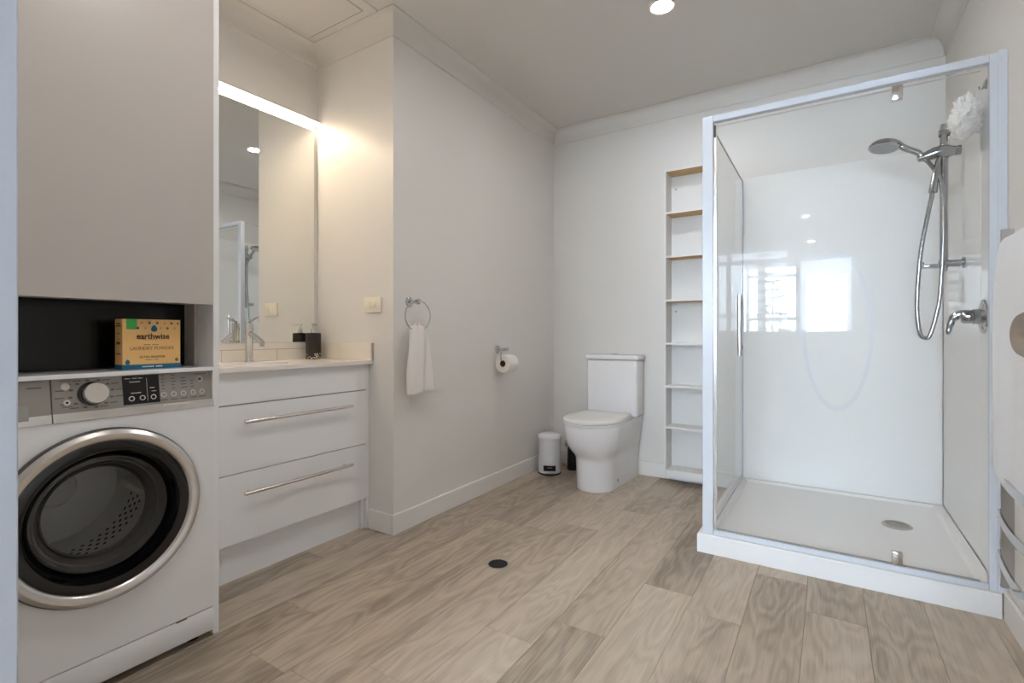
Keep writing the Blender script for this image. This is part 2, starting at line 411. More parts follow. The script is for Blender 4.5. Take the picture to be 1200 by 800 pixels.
# ------------------------------------------------------------------ open door, right beside the camera
ang = math.atan2(-(0.30-0.44), 0.80)
door = bpy.data.objects.new('door_1', bpy.data.meshes.new('door_1')); 
bm = bx((-0.018, 0.0, 0.008), (0.018, 0.86, 2.05), 0.002, 1)
bm.to_mesh(door.data); bm.free(); door.data.materials.append(M_TRIM); COL.objects.link(door)
door['kind'] = 'structure'
door.location = (0.44, 0.10, 0); door.rotation_euler = (0, 0, math.atan2(0.183, 0.86))
kn = NB()
lathe(kn, [(0.001, 0.0), (0.030, 0.0), (0.030, 0.006), (0.026, 0.009), (0.012, 0.010), (0.011, 0.024), (0.014, 0.030), (0.024, 0.036), (0.0295, 0.046), (0.0295, 0.054), (0.026, 0.060), (0.021, 0.060), (0.010, 0.054), (0.001, 0.053)],
      (-0.018, 0.785, 0.980), (-1, 0, 0), 48)
knob = obj('door_knob', kn, M_KNOB, door, local=True)
obj('privacy_pin', cyl(NB(), (-0.070, 0.785, 0.98), (-0.074, 0.785, 0.98), 0.004), M_BLACK, knob, local=True)

# ------------------------------------------------------------------ downlights
def downlight(x, y, label):
    t = thing('downlight', label, 'ceiling light', (x, y, H), 'recessed ceiling downlights')
    obj('trim_ring', lathe(NB(), [(0.0455, -0.001), (0.0465, 0.004), (0.054, 0.006), (0.058, 0.004), (0.059, -0.001)], (x, y, H), (0, 0, -1), 32), M_TRIM, t)
    b = NB(); cyl(b, (x, y, H-0.003), (x, y, H-0.0005), 0.0450, n=32); obj('lens', b, M_LENS, t)
downlight(-0.667, 2.376, 'glowing round recessed downlight in the ceiling in front of the shower')
downlight(-0.95, 0.75, 'added unseen ceiling downlight that brightens the washing machine, above the frame')  # added out of view to brighten the washer front
downlight(-0.227, -1.16, 'round recessed downlight in the ceiling behind the doorway, left of its pair')
downlight(0.18, -1.20, 'round recessed downlight in the ceiling behind the doorway, right of its pair')
downlight(-0.24, -2.85, 'round recessed downlight in the ceiling behind the doorway, closest to the windows')

# ------------------------------------------------------------------ laundry cabinet
cab = thing('laundry_cabinet', 'tall pale grey cabinet with flat doors and an open dark niche above the washing machine', 'cabinet', (-2.03, 0.55, 0.0))
FX = -1.690
sp = obj('side_panel', bx((XM+0.002, 0.8485, 0.0), (-1.698, 0.8665, 2.50), 0.0008, 1), M_CABW, cab)
obj('cabinet_body', bx((XM+0.002, 0.212, 1.083), (FX-0.022, 0.8475, 2.50)), M_CAB, cab)
obj('door_panel', bx((FX-0.020, 0.212, 1.077), (FX, 0.8455, 2.50), 0.001, 1), M_CAB, cab)
obj('niche_back', bx((-1.885, 0.212, 0.878), (-1.867, 0.8475, 1.083)), M_NICHE, cab, label='glossy black back panel of the niche')
obj('niche_side', bx((-1.867, 0.838, 0.878), (-1.800, 0.8475, 1.082)), M_CAB, cab)
obj('niche_shelf', bx((-2.32, 0.214, 0.864), (-1.685, 0.8478, 0.876), 0.001, 1), M_CABW, cab)
obj('end_panel', bx((XM+0.002, 0.205, 0.0), (-1.70, 0.2115, 2.50)), M_CABW, cab)

# ------------------------------------------------------------------ washing machine
WX = -1.690
wm = thing('washing_machine', 'white front-loading washing machine with grey control panel and chrome door ring under the cabinet niche', 'washing machine', (-2.0, 0.53, 0.0))
y0, y1 = 0.2425, 0.8465
DCy, DCz = 0.558, 0.484
bm = NB(); plate_hole_x(bm, WX, y0+0.003, y1-0.003, 0.098, 0.749, DCy, DCz, 0.20)
for (lo, hi) in (((-2.30, y0, 0.012), (WX-0.0005, y0+0.004, 0.862)), ((-2.30, y1-0.004, 0.012), (WX-0.0005, y1, 0.862)), ((-2.30, y0, 0.855), (WX-0.035, y1, 0.862)), ((-2.30, y0, 0.012), (-2.296, y1, 0.862)), ((-2.30, y0, 0.015), (WX-0.02, y1, 0.022))): box(bm, lo, hi)
obj('body', bm, M_WASH, wm)
obj('kick_panel', bx((WX-0.012, y0+0.001, 0.022), (WX+0.001, y1-0.001, 0.0955), 0.002, 2), M_WASH, wm)
obj('flap_slot', bx((WX, 0.735, 0.093), (WX+0.0018, 0.765, 0.0965)), M_WSHADE, wm)
for (fx, fy) in ((-1.74, 0.29), (-1.74, 0.80), (-2.25, 0.29), (-2.25, 0.80)):
    obj('foot', cyl(NB(), (fx, fy, 0.0), (fx, fy, 0.018), 0.022, n=16), M_BLACK, wm)
# tilted control panel
def tilt(z): return -1.6895 - (z-0.749)*0.17      # x of the panel surface at height z
def panel(ya, yb, za, zb, t=0.002, back=0.02):
    b = NB(); L = []
    for yy in (ya, yb):
        L.append([b.verts.new(p) for p in ((tilt(za)+t, yy, za), (tilt(zb)+t, yy, zb), (tilt(zb)-back, yy, zb), (tilt(za)-back, yy, za))])
    bridge(b, L[0], L[1]); b.faces.new(L[0]); b.faces.new(L[1][::-1]); return b
cp = obj('control_panel', panel(0.4475, y1-0.001, 0.773, 0.863), M_GREY, wm)
obj('trim_band', panel(0.4475, y1-0.001, 0.750, 0.7728, 0.003), M_SILVER, wm)
dr = obj('detergent_drawer', panel(y0+0.001, 0.4450, 0.773, 0.863), M_GREY, wm)
obj('drawer_band', panel(y0+0.001, 0.4450, 0.750, 0.7728, 0.003), M_SILVER, dr)
obj('drawer_handle', panel(0.330, 0.4005, 0.764, 0.800, 0.006, 0.0), M_PVC, dr)
obj('drawer_label', panel(0.400, 0.428, 0.8425, 0.8455, 0.0026, 0.0), M_WSHADE, dr)
obj('display_window', panel(0.601, 0.693, 0.779, 0.860, 0.0035, 0.0), M_BLACKG, cp)
def on_panel_disc(nm, y, z, r, m, h=0.003, ring=False, par=cp, n=24, base_t=0.002):
    nrm = Vector((1, 0, 0.17)).normalized(); p = Vector((tilt(z)+base_t, y, z)); b = NB()
    if ring: lathe(b, [(r*0.68, 0), (r*0.70, h), (r*0.97, h), (r, 0)], p, nrm, n)
    else: lathe(b, [(r, 0), (r, h*0.8), (r*0.93, h), (0.0, h)], p, nrm, n)
    return obj(nm, b, m, par)
on_panel_disc('dial_base', 0.531, 0.819, 0.0325, M_BLACK, 0.006)
dial = on_panel_disc('dial', 0.535, 0.8185, 0.029, M_SATIN, 0.024)
on_panel_disc('power_button', 0.475, 0.842, 0.0095, M_WLIGHT, 0.003)
on_panel_disc('lamp_button', 0.477, 0.800, 0.0075, M_WLIGHT, 0.002)
on_panel_disc('lamp_dot', 0.477, 0.800, 0.003, M_BLACK, 0.003)
for yy in (0.621, 0.648, 0.676): on_panel_disc('display_button', yy, 0.7955, 0.0075, M_WLIGHT, 0.001, ring=True, base_t=0.0038)
for yy in (0.704, 0.731, 0.758, 0.786, 0.812): on_panel_disc('option_button', yy, 0.7985, 0.0078, M_WLIGHT, 0.0015, ring=True)
on_panel_disc('start_button', 0.808, 0.8385, 0.0092, M_WLIGHT, 0.002, ring=True)
on_panel_disc('start_dot', 0.808, 0.8385, 0.004, M_WSHADE, 0.002)
pr_ = NB()
def mark(ya, yb, za, zb, t=0.0026):
    tmp = panel(ya, yb, za, zb, t, 0.0); merge(pr_, tmp)
random.seed(3)
for c_, (yy, w_) in enumerate(((0.700, 0.008), (0.727, 0.012), (0.753, 0.016), (0.780, 0.010))):
    for r_ in range(5 if c_ < 2 else (4 if c_ == 2 else 3)): mark(yy, yy+w_*random.uniform(0.7, 1.1), 0.815+r_*0.0098, 0.8178+r_*0.0098)
for yy in (0.695, 0.722, 0.749, 0.777, 0.802): mark(yy, yy+0.019, 0.782, 0.7848)
mark(0.792, 0.830, 0.853, 0.8555)
for q in range(12):
    a = PI/2-0.35-q*(2*PI/12); r0 = 0.047
    if abs(math.cos(a)) < 0.2 and math.sin(a) < 0: pass
    yy = 0.531+r0*math.cos(a); zz = 0.819+0.037*math.sin(a)
    if zz < 0.858 and zz > 0.776:
        mark(yy-0.004, yy+0.004, zz-0.0025, zz+0.0025)
        o_ = 0.013 if math.cos(a) > 0 else -0.027
        mark(yy+o_-0.005, yy+o_+0.013, zz-0.0012, zz+0.0014)
mark(0.463, 0.488, 0.8565, 0.8585); mark(0.467, 0.489, 0.788, 0.790)
obj('printed_legend', pr_, M_WSHADE, cp, kind='stuff')
pr_ = NB(); mark(0.607, 0.620, 0.852, 0.854, .0042); mark(0.625, 0.637, 0.852, 0.854, .0042); mark(0.641, 0.652, 0.852, 0.854, .0042)
mark(0.618, 0.644, 0.842, 0.844, .0042); mark(0.620, 0.645, 0.810, 0.812, .0042); mark(0.6605, 0.6613, 0.786, 0.852, .0042)
mark(0.668, 0.680, 0.822, 0.824, .0042); mark(0.672, 0.684, 0.812, 0.814, .0042)
obj('display_legend', pr_, M_WLIGHT, cp, kind='stuff')
obj('brand_strip', panel(0.700, 0.775, 0.7655, 0.7705, 0.0045, 0.0), M_WLIGHT, cp)
# porthole door
dd = obj('door', lathe(NB(), [(0.238, 0.0), (0.239, 0.012), (0.236, 0.018)], (WX, DCy, DCz), (1, 0, 0), 96), M_RUB, wm)
obj('chrome_ring', lathe(NB(), [(0.2365, 0.012), (0.234, 0.024), (0.224, 0.031), (0.212, 0.030), (0.204, 0.024), (0.202, 0.018)], (WX, DCy, DCz), (1, 0, 0), 96), M_SILVER, dd, label='broad chrome door ring')
obj('door_lens_rim', lathe(NB(), [(0.203, 0.021), (0.190, 0.024), (0.178, 0.022), (0.172, 0.012), (0.167, -0.012), (0.160, -0.022)], (WX, DCy, DCz), (1, 0, 0), 96), M_BLACKG, dd)
obj('door_glass', lathe(NB(), [(0.119, -0.062), (0.085, -0.069), (0.04, -0.074), (0.0, -0.075)], (WX, DCy, DCz), (1, 0, 0), 96), M_SMOKE, dd)
obj('bowl_wall', lathe(NB(), [(0.160, -0.022), (0.157, -0.012), (0.152, -0.010), (0.149, -0.018), (0.145, -0.034), (0.140, -0.034), (0.136, -0.048), (0.127, -0.058), (0.124, -0.052), (0.119, -0.062)], (WX, DCy, DCz), (1, 0, 0), 96), M_BOWL, dd, label='ridged dark grey wall of the glass bowl')
obj('door_seal', lathe(NB(), [(0.200, -0.001), (0.175, -0.03), (0.160, -0.05), (0.168, -0.07), (0.155, -0.085), (0.178, -0.095)], (WX, DCy, DCz), (1, 0, 0), 72), M_RUB, wm)
drum = obj('drum', lathe(NB(), [(0.165, -0.10), (0.185, -0.112), (0.188, -0.36), (0.165, -0.40), (0.06, -0.41), (0.05, -0.39), (0.0, -0.385)], (WX, DCy, DCz), (1, 0, 0), 72), M_DRUM, wm)
b = NB()
for r_ in range(9):
    xx = WX-0.135-r_*0.024
    for q in range(48):
        a = 2*PI*(q+0.5*(r_ % 2))/48; cc = Vector((xx, DCy+0.1865*math.cos(a), DCz+0.1865*math.sin(a)))
        nrm = Vector((0, -math.cos(a), -math.sin(a))); u_, v_ = frame_axes(nrm)
        b.faces.new(ring_verts(b, cc, u_, v_, 0.0058, 0.0058, 6))
o = obj('drum_perforation', b, M_DRUMD, drum); o['kind'] = 'stuff'
obj('drum_lip', tube(NB(), [(WX-0.100, DCy+0.172*math.cos(2*PI*i/72), DCz+0.172*math.sin(2*PI*i/72)) for i in range(72)], 0.005, 8, closed=True), M_SATIN, drum)
for q in range(3):
    a = -0.05+q*2*PI/3; b = NB(); secs = []
    for xx in (WX-0.13, WX-0.34):
        s = []
        for (da, rr) in ((-0.16, 0.187), (-0.06, 0.150), (0.06, 0.150), (0.16, 0.187)): s.append(Vector((xx, DCy+rr*math.cos(a+da), DCz+rr*math.sin(a+da))))
        secs.append(s)
    loft(b, secs); obj('paddle', b, M_SATIN, drum)

# ------------------------------------------------------------------ laundry powder box on the niche shelf
bxr = thing('powder_box', 'tan cardboard laundry powder box with teal base band standing in the dark niche', 'box', (-1.775, 0.695, 0.8762))
bz0, bz1, by0, by1, bfx = 0.8762, 1.0265, 0.6175, 0.7725, -1.748
obj('carton', bx((bfx-0.052, by0, bz0), (bfx, by1, bz1), 0.0012, 1), M_BOX, bxr)
obj('base_band', bx((bfx-0.0525, by0-0.0004, bz0+0.0002), (bfx+0.0004, by1+0.0004, bz0+0.0145)), M_TEAL, bxr)
obj('green_tab', bx((bfx-0.001, by0+0.010, bz1-0.030), (bfx+0.0008, by0+0.036, bz1+0.0006)), M_GREEN, bxr)
AX, AZ = (0, 1, 0), (0, 0, 1); cyb = (by0+by1)/2; tx = bfx+0.0006
obj('lettering', text_mesh('earthwise', 0.0255, (tx, cyb+0.002, bz1-0.052), AX, AZ, bold=0.0004, sx=0.88), M_BROWN, bxr)
obj('lettering', text_mesh('LAUNDRY POWDER', 0.0150, (tx, cyb, bz0+0.062), AX, AZ, sx=0.86), M_TXTGOLD, bxr)
obj('lettering', text_mesh('ULTRA SENSITIVE', 0.0098, (tx, cyb, bz0+0.036), AX, AZ, bold=0.0001, sx=0.90), M_OLIVE, bxr)
b = NB()
for (w_, zz, hh) in ((0.050, 0.0875, 0.0010), (0.046, 0.0722, 0.0026), (0.038, 0.0265, 0.0022)):
    n_ = int(w_/0.0045)
    for q in range(n_):
        if q % 5 == 4: continue
        yy = cyb-w_/2+q*0.0045; box(b, (bfx, yy, bz0+zz), (bfx+0.0007, yy+0.0030, bz0+zz+hh))
obj('small_print', b, M_OLIVE, bxr, kind='stuff')
b = NB()
for q in range(12):
    if q == 7: continue
    yy = cyb-0.027+q*0.0045; box(b, (bfx+0.0004, yy, bz0+0.0055), (bfx+0.0010, yy+0.0033, bz0+0.0088))
obj('small_print', b, M_TXTW, bxr, kind='stuff')
def drop(bm_, y, z, r):
    pts = []
    for q in range(16):
        a = PI/2+2*PI*q/16; rr = r*(1+0.45*max(0, math.cos(a-PI/2))**6)
        pts.append(Vector((bfx+0.0005, y+rr*math.cos(a), z+rr*math.sin(a))))
    loft(bm_, [pts, [p+Vector((0.0005, 0, 0)) for p in pts]])
for (mm, L_) in ((M_TEAL, [(cyb+0.004, bz1-0.0295, 0.0085), (by0+0.0130, bz0+0.021, 0.0062), (by0+0.069, bz1-0.011, 0.0036), (by0+0.039, bz1-0.027, 0.0034)]),
                 (M_OLIVE, [(by0+0.090, bz1-0.011, 0.0036), (by0+0.129, bz1-0.0115, 0.0036), (by0+0.118, bz1-0.027, 0.0034), (by1-0.011, bz0+0.025, 0.0048), (by0+0.147, bz1-0.0115, 0.003)]),
                 (M_PINK, [(by0+0.049, bz1-0.011, 0.0036), (by0+0.110, bz1-0.011, 0.0034), (by0+0.059, bz1-0.027, 0.0034), (by0+0.100, bz1-0.027, 0.0034), (by0+0.138, bz1-0.027, 0.0034)])):
    b = NB()
    for (yy, zz, rr) in L_: drop(b, yy, zz, rr)
    obj('drop_print', b, mm, bxr, kind='stuff')
b = NB()
for zz, ww in ((0.135, 0.03), (0.128, 0.034), (0.106, 0.012), (0.088, 0.008), (0.079, 0.03), (0.075, 0.026), (0.045, 0.03)):
    box(b, (bfx-0.027-ww/2, by0-0.0005, bz0+zz), (bfx-0.027+ww/2, by0+0.001, bz0+zz+0.0035))
obj('side_print', b, M_BROWN, bxr, kind='stuff')

# ------------------------------------------------------------------ vanity
VX = -1.968
va = thing('vanity_cabinet', 'white gloss vanity cabinet with two wide drawers and bar handles under the mirror', 'vanity', (-2.17, 1.3, 0.0))
b = NB(); x0_, x1_ = XM+0.004, VX-0.020
for lo, hi in (((x0_, 0.8685, 0.153), (x1_, 0.8845, 0.8325)), ((x0_, 1.7095, 0.153), (x1_, 1.7255, 0.8325)), ((x0_, 0.8845, 0.153), (x0_+0.012, 1.7095, 0.8325)), ((x0_, 0.8845, 0.153), (x1_, 1.7095, 0.169))): box(b, lo, hi)
obj('cabinet_body', b, M_CABW, va)
obj('kick_board', bx((-2.020, 0.8685, 0.0), (-2.004, 1.706, 0.153)), M_CABW, va)
obj('filler_panel', bx((XM+0.004, 1.727, 0.0), (VX-0.004, 1.7435, 0.8325), 0.0008, 1), M_CABW, va)
obj('inner_leg', bx((-2.35, 1.7085, 0.0), (VX-0.022, 1.726, 0.153)), M_CABW, va)
obj('front_panel', bx((VX-0.018, 0.8685, 0.7055), (VX, 1.7245, 0.832), 0.001, 1), M_CABW, va)
obj('shadow_gap', bx((VX-0.0195, 0.869, 0.6995), (VX-0.004, 1.7245, 0.7057)), M_PVC, va)
def bar_handle(z, par):
    b = NB(); xo = VX+0.032
    cyl(b, (xo, 1.087, z), (xo, 1.612, z), 0.0078, n=20)
    h = obj('handle', b, M_SATIN, par)
    for yy in (1.115, 1.584): obj('handle_post', cyl(NB(), (VX-0.0005, yy, z), (xo, yy, z), 0.0045, n=14), M_SATIN, par)
d1 = obj('drawer', bx((VX-0.018, 0.8685, 0.4325), (VX, 1.7245, 0.700), 0.001, 1), M_CABW, va); bar_handle(0.636, d1)
d2 = obj('drawer', bx((VX-0.018, 0.8685, 0.1555), (VX, 1.7245, 0.4295), 0.001, 1), M_CABW, va); bar_handle(0.353, d2)

# benchtop with a sunk oval basin
bt = thing('vanity_benchtop', 'white benchtop with inset basin running to the corner beneath the mirror', 'benchtop', (-2.17, 1.3, 0.833))
bx0, bx1, byy0, byy1, bzt = XM+0.001, -1.944, 0.868, 1.7445, 0.850
bcx, bcy, ra, rb = -2.160, 1.24, 0.105, 0.17
b = NB(); n = 64; inner = []; outer = []
for i in range(n):
    a = 2*PI*(i+0.5)/n; c, s = math.cos(a), math.sin(a)
    inner.append((bcx+ra*c, bcy+rb*s))
    tt = min([(bx1-bcx)/c if c > 1e-9 else 1e9, (bx0-bcx)/c if c < -1e-9 else 1e9, (byy1-bcy)/s if s > 1e-9 else 1e9, (byy0-bcy)/s if s < -1e-9 else 1e9])
    outer.append((bcx+tt*c, bcy+tt*s))
ri = [b.verts.new((p[0], p[1], bzt)) for p in inner]; ro = [b.verts.new((p[0], p[1], bzt)) for p in outer]; bridge(b, ri, ro)
for (X_, Y_) in ((bx1, byy1), (bx0, byy1), (bx0, byy0), (bx1, byy0)):
    for i in range(n):
        j = (i+1) % n; A, B = ro[i].co, ro[j].co
        if abs(A.x-B.x) > 1e-6 and abs(A.y-B.y) > 1e-6 and min(A.x, B.x)-1e-6 <= X_ <= max(A.x, B.x)+1e-6 and min(A.y, B.y)-1e-6 <= Y_ <= max(A.y, B.y)+1e-6:
            b.faces.new((ro[i], ro[j], b.verts.new((X_, Y_, bzt)))); break
for lo, hi in (((bx1-0.003, byy0, 0.8335), (bx1, byy1, bzt)), ((bx0, byy0, 0.8335), (bx0+0.003, byy1, bzt)), ((bx0, byy0, 0.8335), (bx1, byy0+0.003, bzt)), ((bx0, byy1-0.003, 0.8335), (bx1, byy1, bzt))): box(b, lo, hi)
obj('worktop', b, M_BENCH, bt)
b = NB(); secs = []
for t_ in range(9):
    f_ = t_/8; k_ = (1-f_**2.6*0.62); dz = -0.125*math.sin(f_*PI/2)
    secs.append([Vector((bcx+ra*k_*math.cos(2*PI*(i+.5)/48), bcy+rb*k_*math.sin(2*PI*(i+.5)/48), bzt+dz)) for i in range(48)])
loft(b, secs, cap0=False); obj('basin', b, M_CER, bt)
obj('waste', lathe(NB(), [(0.0, 0.004), (0.018, 0.004), (0.022, 0.0)], (bcx, bcy, bzt-0.125), (0, 0, 1), 24), M_CHROME, bt)

# tiled splashback: two courses on the mirror wall, one on the return wall
sb = thing('splashback', 'low strip of cream tiles around the back of the vanity benchtop', 'tiles', (-2.37, 1.4, 0.850))
TX = XM+0.011
tg = obj('grout', bx((XM+0.001, 0.869, 0.8502), (TX-0.0012, 1.7445, 0.9365)), M_GROUT, sb)
obj('grout', bx((XM+0.011, 1.7355, 0.8502), (-1.947, 1.7445, 0.9365)), M_GROUT, sb)
for (ya, yb) in ((0.870, 1.2225), (1.2245, 1.4985), (1.5005, 1.7345)):
    obj('tile', bx((XM+0.002, ya, 0.8505), (TX, yb, 0.9055), 0.0008, 1), M_TILE, sb)
for (ya, yb) in ((0.870, 1.3585), (1.3605, 1.7345)):
    obj('tile', bx((XM+0.002, ya, 0.9075), (TX, yb, 0.938), 0.0008, 1), M_TILE, sb)
for (xa, xb) in ((XM+0.0125, -2.1835), (-2.1815, -1.948)):
    obj('tile', bx((xa, 1.7340, 0.8505), (xb, 1.7440, 0.938), 0.0008, 1), M_TILE, sb)
obj('end_trim', bx((-1.9475, 1.7325, 0.8502), (-1.938, 1.7444, 0.9385)), M_ALU, sb, label='aluminium tile edge trim')

# mirror and light bar
mi = thing('wall_mirror_glass', 'tall frameless mirror above the vanity benchtop', 'mirror', (XM, 1.3, 0.94))
obj('mirror_backing', bx((XM+0.0005, 0.870, 0.9395), (XM+0.005, 1.7195, 2.096)), M_GREY, mi)
obj('mirror_glass', bx((XM+0.005, 0.870, 0.9395), (XM+0.009, 1.7195, 2.096), 0.0015, 1), M_MIRROR, mi)
lb = thing('mirror_light', 'slim warm glowing light bar above the mirror', 'wall light', (XM+0.04, 1.3, 2.13))
obj('housing', bx((XM+0.001, 0.872, 2.113), (XM+0.0345, 1.738, 2.138), 0.001, 1), M_ALU, lb)
obj('tube', bx((XM+0.014, 0.880, 2.1065), (XM+0.030, 1.700, 2.1125)), M_TUBE, lb, label='glowing light tube')
obj('front_diffuser', bx((XM+0.035, 0.872, 2.108), (XM+0.0385, 1.738, 2.138), 0.001, 1), M_TUBE2, lb, label='glowing front strip')

# switch plate
sw = thing('light_switch', 'cream double switch plate on the wall between the mirror and the towel ring', 'switch', (-1.939, YR, 1.13))
obj('plate', bx((-2.000, YR-0.010, 1.093), (-1.878, YR-0.0003, 1.169), 0.003, 2), M_CREAM, sw)
for xx in (-1.958, -1.922): obj('rocker', bx((xx-0.009, YR-0.0135, 1.119), (xx+0.009, YR-0.008, 1.145), 0.002, 2), M_CREAM, sw)

# basin mixer tap
tp = thing('basin_tap', 'chrome single-lever mixer tap on the vanity benchtop', 'tap', (-2.32, 1.322, 0.8505))
tX, tY = -2.32, 1.322
b = NB(); lathe(b, [(0.0, 0.0), (0.021, 0.0), (0.021, 0.006), (0.0165, 0.010), (0.0165, 0.150), (0.0185, 0.154), (0.0185, 0.180), (0.015, 0.186), (0.0, 0.187)], (tX, tY, 0.8505), (0, 0, 1), 32); obj('tap_body', b, M_CHROME, tp)
b = NB(); tube(b, spline([(tX+0.004, tY, 0.985), (tX+0.05, tY, 0.972), (tX+0.095, tY, 0.950), (tX+0.112, tY, 0.942)], 5), 0.0125, 18); cyl(b, (tX+0.106, tY, 0.950), (tX+0.104, tY, 0.926), 0.0115, 0.0105, 20); obj('spout', b, M_CHROME, tp)
b = NB(); tube(b, [(tX-0.006, tY, 1.040), (tX+0.03, tY, 1.049), (tX+0.075, tY, 1.062)], [0.006, 0.005, 0.004], 12); lv = obj('lever', b, M_CHROME, tp)

# soap dispenser
sd = thing('soap_dispenser', 'dark pump bottle with pale speckled base at the corner of the benchtop', 'soap dispenser', (-2.321, 1.672, 0.8505))
sX, sY = -2.321, 1.672
obj('bottle', lathe(NB(), [(0.0, 0.0), (0.037, 0.0), (0.039, 0.003), (0.039, 0.132), (0.036, 0.138), (0.012, 0.140), (0.0, 0.140)], (sX, sY, 0.8506), (0, 0, 1), 40), M_BOTTLE, sd)
b = NB(); random.seed(5)
for q in range(46):
    a = random.uniform(0, 2*PI); zz = 0.004+random.random()**1.5*0.026; r_ = 0.0395
    c_ = Vector((sX+r_*math.cos(a), sY+r_*math.sin(a), 0.8506+zz)); nrm = Vector((math.cos(a), math.sin(a), 0)); u_ = Vector((-math.sin(a), math.cos(a), 0)); an = random.uniform(0, PI)
    e1 = u_*math.cos(an)+Vector((0, 0, 1))*math.sin(an); e2 = -u_*math.sin(an)+Vector((0, 0, 1))*math.cos(an)
    b.faces.new(ring_verts(b, c_, e1, e2, 0.005, 0.002, 8))
obj('leaf_print', b, M_LEAF, sd, kind='stuff')
b = NB(); cyl(b, (sX, sY, 0.990), (sX, sY, 1.010), 0.0125, n=24); cyl(b, (sX, sY, 1.010), (sX, sY, 1.030), 0.006, n=16); cyl(b, (sX, sY, 1.028), (sX, sY, 1.040), 0.0095, n=20)
obj('pump_collar', b, M_SATIN, sd)
obj('pump_nozzle', tube(NB(), [(sX, sY, 1.035), (sX+0.035, sY-0.012, 1.0355), (sX+0.052, sY-0.018, 1.031)], 0.0034, 10), M_SATIN, sd)

# ------------------------------------------------------------------ towel ring with hand towel
tr = thing('towel_ring', 'chrome towel ring on the left wall beside the vanity recess', 'towel ring', (XL, 1.85, 1.146))
rY, rZ = 1.852, 1.146
b = NB(); lathe(b, [(0.0, 0.0), (0.026, 0.0), (0.026, 0.006), (0.020, 0.010), (0.010, 0.012), (0.009, 0.050), (0.014, 0.054), (0.014, 0.072), (0.010, 0.076), (0.0, 0.077)], (XL+0.0005, rY, rZ), (1, 0, 0), 32)
obj('wall_rose', b, M_CHROME, tr)
rr = 0.077; rcx = XL+0.062; rcz = rZ-rr+0.006
obj('ring', tube(NB(), [(rcx+0.012*math.sin(a), rY+rr*math.sin(a), rcz+rr*math.cos(a)) for a in [2*PI*i/64 for i in range(64)]], 0.0032, 10, closed=True), M_CHROME, tr)
b = NB(); secs = []; random.seed(8); NZ = 26; NT = 64
zt, zb = rcz-rr+0.028, 0.690
for i in range(NZ+1):
    f_ = i/NZ; z = zt+(zb-zt)*f_
    hw = 0.034+0.066*(f_**0.75)+0.010*math.sin(f_*3)
    th = 0.019-0.003*f_
    if i == 0: hw *= 0.86; th *= 0.5
    if i == NZ: th *= 0.75
    s = []
    for j in range(NT):
        a = 2*PI*j/NT; ca, sa = math.cos(a), math.sin(a)
        yy = hw*math.copysign(abs(ca)**0.9, ca)
        fold = 0.0095*math.sin(yy*88+1.2+f_*1.2)*(1.0-0.45*f_)+0.005*math.sin(yy*41+f_*4)+0.003*noise.noise(Vector((yy*40, f_*6, 1)))
        xx = th*math.copysign(abs(sa)**0.6, sa)+fold
        droop = -0.010*(abs(yy)/hw)*0 + (0.004*math.sin(yy*30+0.6) if i == NZ else 0)
        s.append(Vector((rcx-0.001+xx, rY+0.004+yy+0.025*f_, z+droop)))
    secs.append(s)
loft(b, secs)
ht = thing('hand_towel', 'white hand towel gathered through the chrome ring on the left wall', 'towel', (rcx, rY, zb))
tw = obj('cloth', b, M_TOWEL, ht, smooth=60)
obj('hanging_loop', tube(NB(), spline([(rcx-0.008, rY-0.012, zt-0.008), (rcx-0.012, rY-0.008, zt+0.006), (rcx+0.010, rY-0.004, zt+0.008), (rcx+0.012, rY-0.010, zt-0.01)], 5), 0.006, 8), M_TOWEL, ht)

# ------------------------------------------------------------------ toilet roll holder and roll
rh = thing('roll_holder', 'chrome toilet roll holder on the left wall near the back corner', 'roll holder', (XL, 2.64, 0.885))
hY, hZ = 2.655, 0.886
b = NB(); lathe(b, [(0.0, 0.0), (0.025, 0.0), (0.025, 0.006), (0.018, 0.010), (0.009, 0.012), (0.009, 0.052), (0.013, 0.056), (0.013, 0.078), (0.0, 0.080)], (XL+0.0005, hY, hZ), (1, 0, 0), 28); obj('wall_rose', b, M_CHROME, rh)
rX, rZ2 = XL+0.068, 0.803
obj('hook_arm', tube(NB(), spline([(rX, hY, hZ), (rX, hY-0.045, hZ-0.008), (rX, 2.592, hZ-0.03), (rX, 2.590, rZ2+0.03), (rX, 2.600, rZ2+0.012), (rX, 2.64, rZ2+0.012), (rX, 2.735, rZ2+0.012)], 6), 0.004, 10), M_CHROME, rh)
ro_ = thing('toilet_roll', 'white toilet paper roll on the chrome wall holder', 'toilet paper', (rX, 2.66, rZ2))
b = NB(); lathe(b, [(0.021, 0.0), (0.055, 0.0), (0.0565, 0.002), (0.0565, 0.098), (0.055, 0.100), (0.021, 0.100)], (rX, 2.612, rZ2-0.006), (0, 1, 0), 48); obj('paper', b, M_PAPER, ro_)
b = NB(); lathe(b, [(0.0185, 0.001), (0.021, 0.0005), (0.021, 0.0995), (0.0185, 0.099), (0.0185, 0.001)], (rX, 2.612, rZ2-0.006), (0, 1, 0), 32); obj('cardboard_core', b, M_CORE, ro_, label='brown cardboard core')
b = NB(); R_ = 0.057
pts = [(rX-R_*math.cos(a), rZ2-0.006+R_*math.sin(a)) for a in (0.6, 0.3, 0.0)]+[(rX-R_-0.001, rZ2-0.03), (rX-R_+0.001, rZ2-0.062)]
secs = [[Vector((p[0], yy, p[1])) for p in pts]+[Vector((p[0]+0.0012, yy, p[1])) for p in pts[::-1]] for yy in (2.613, 2.711)]
loft(b, secs); obj('loose_sheet', b, M_PAPER, ro_)

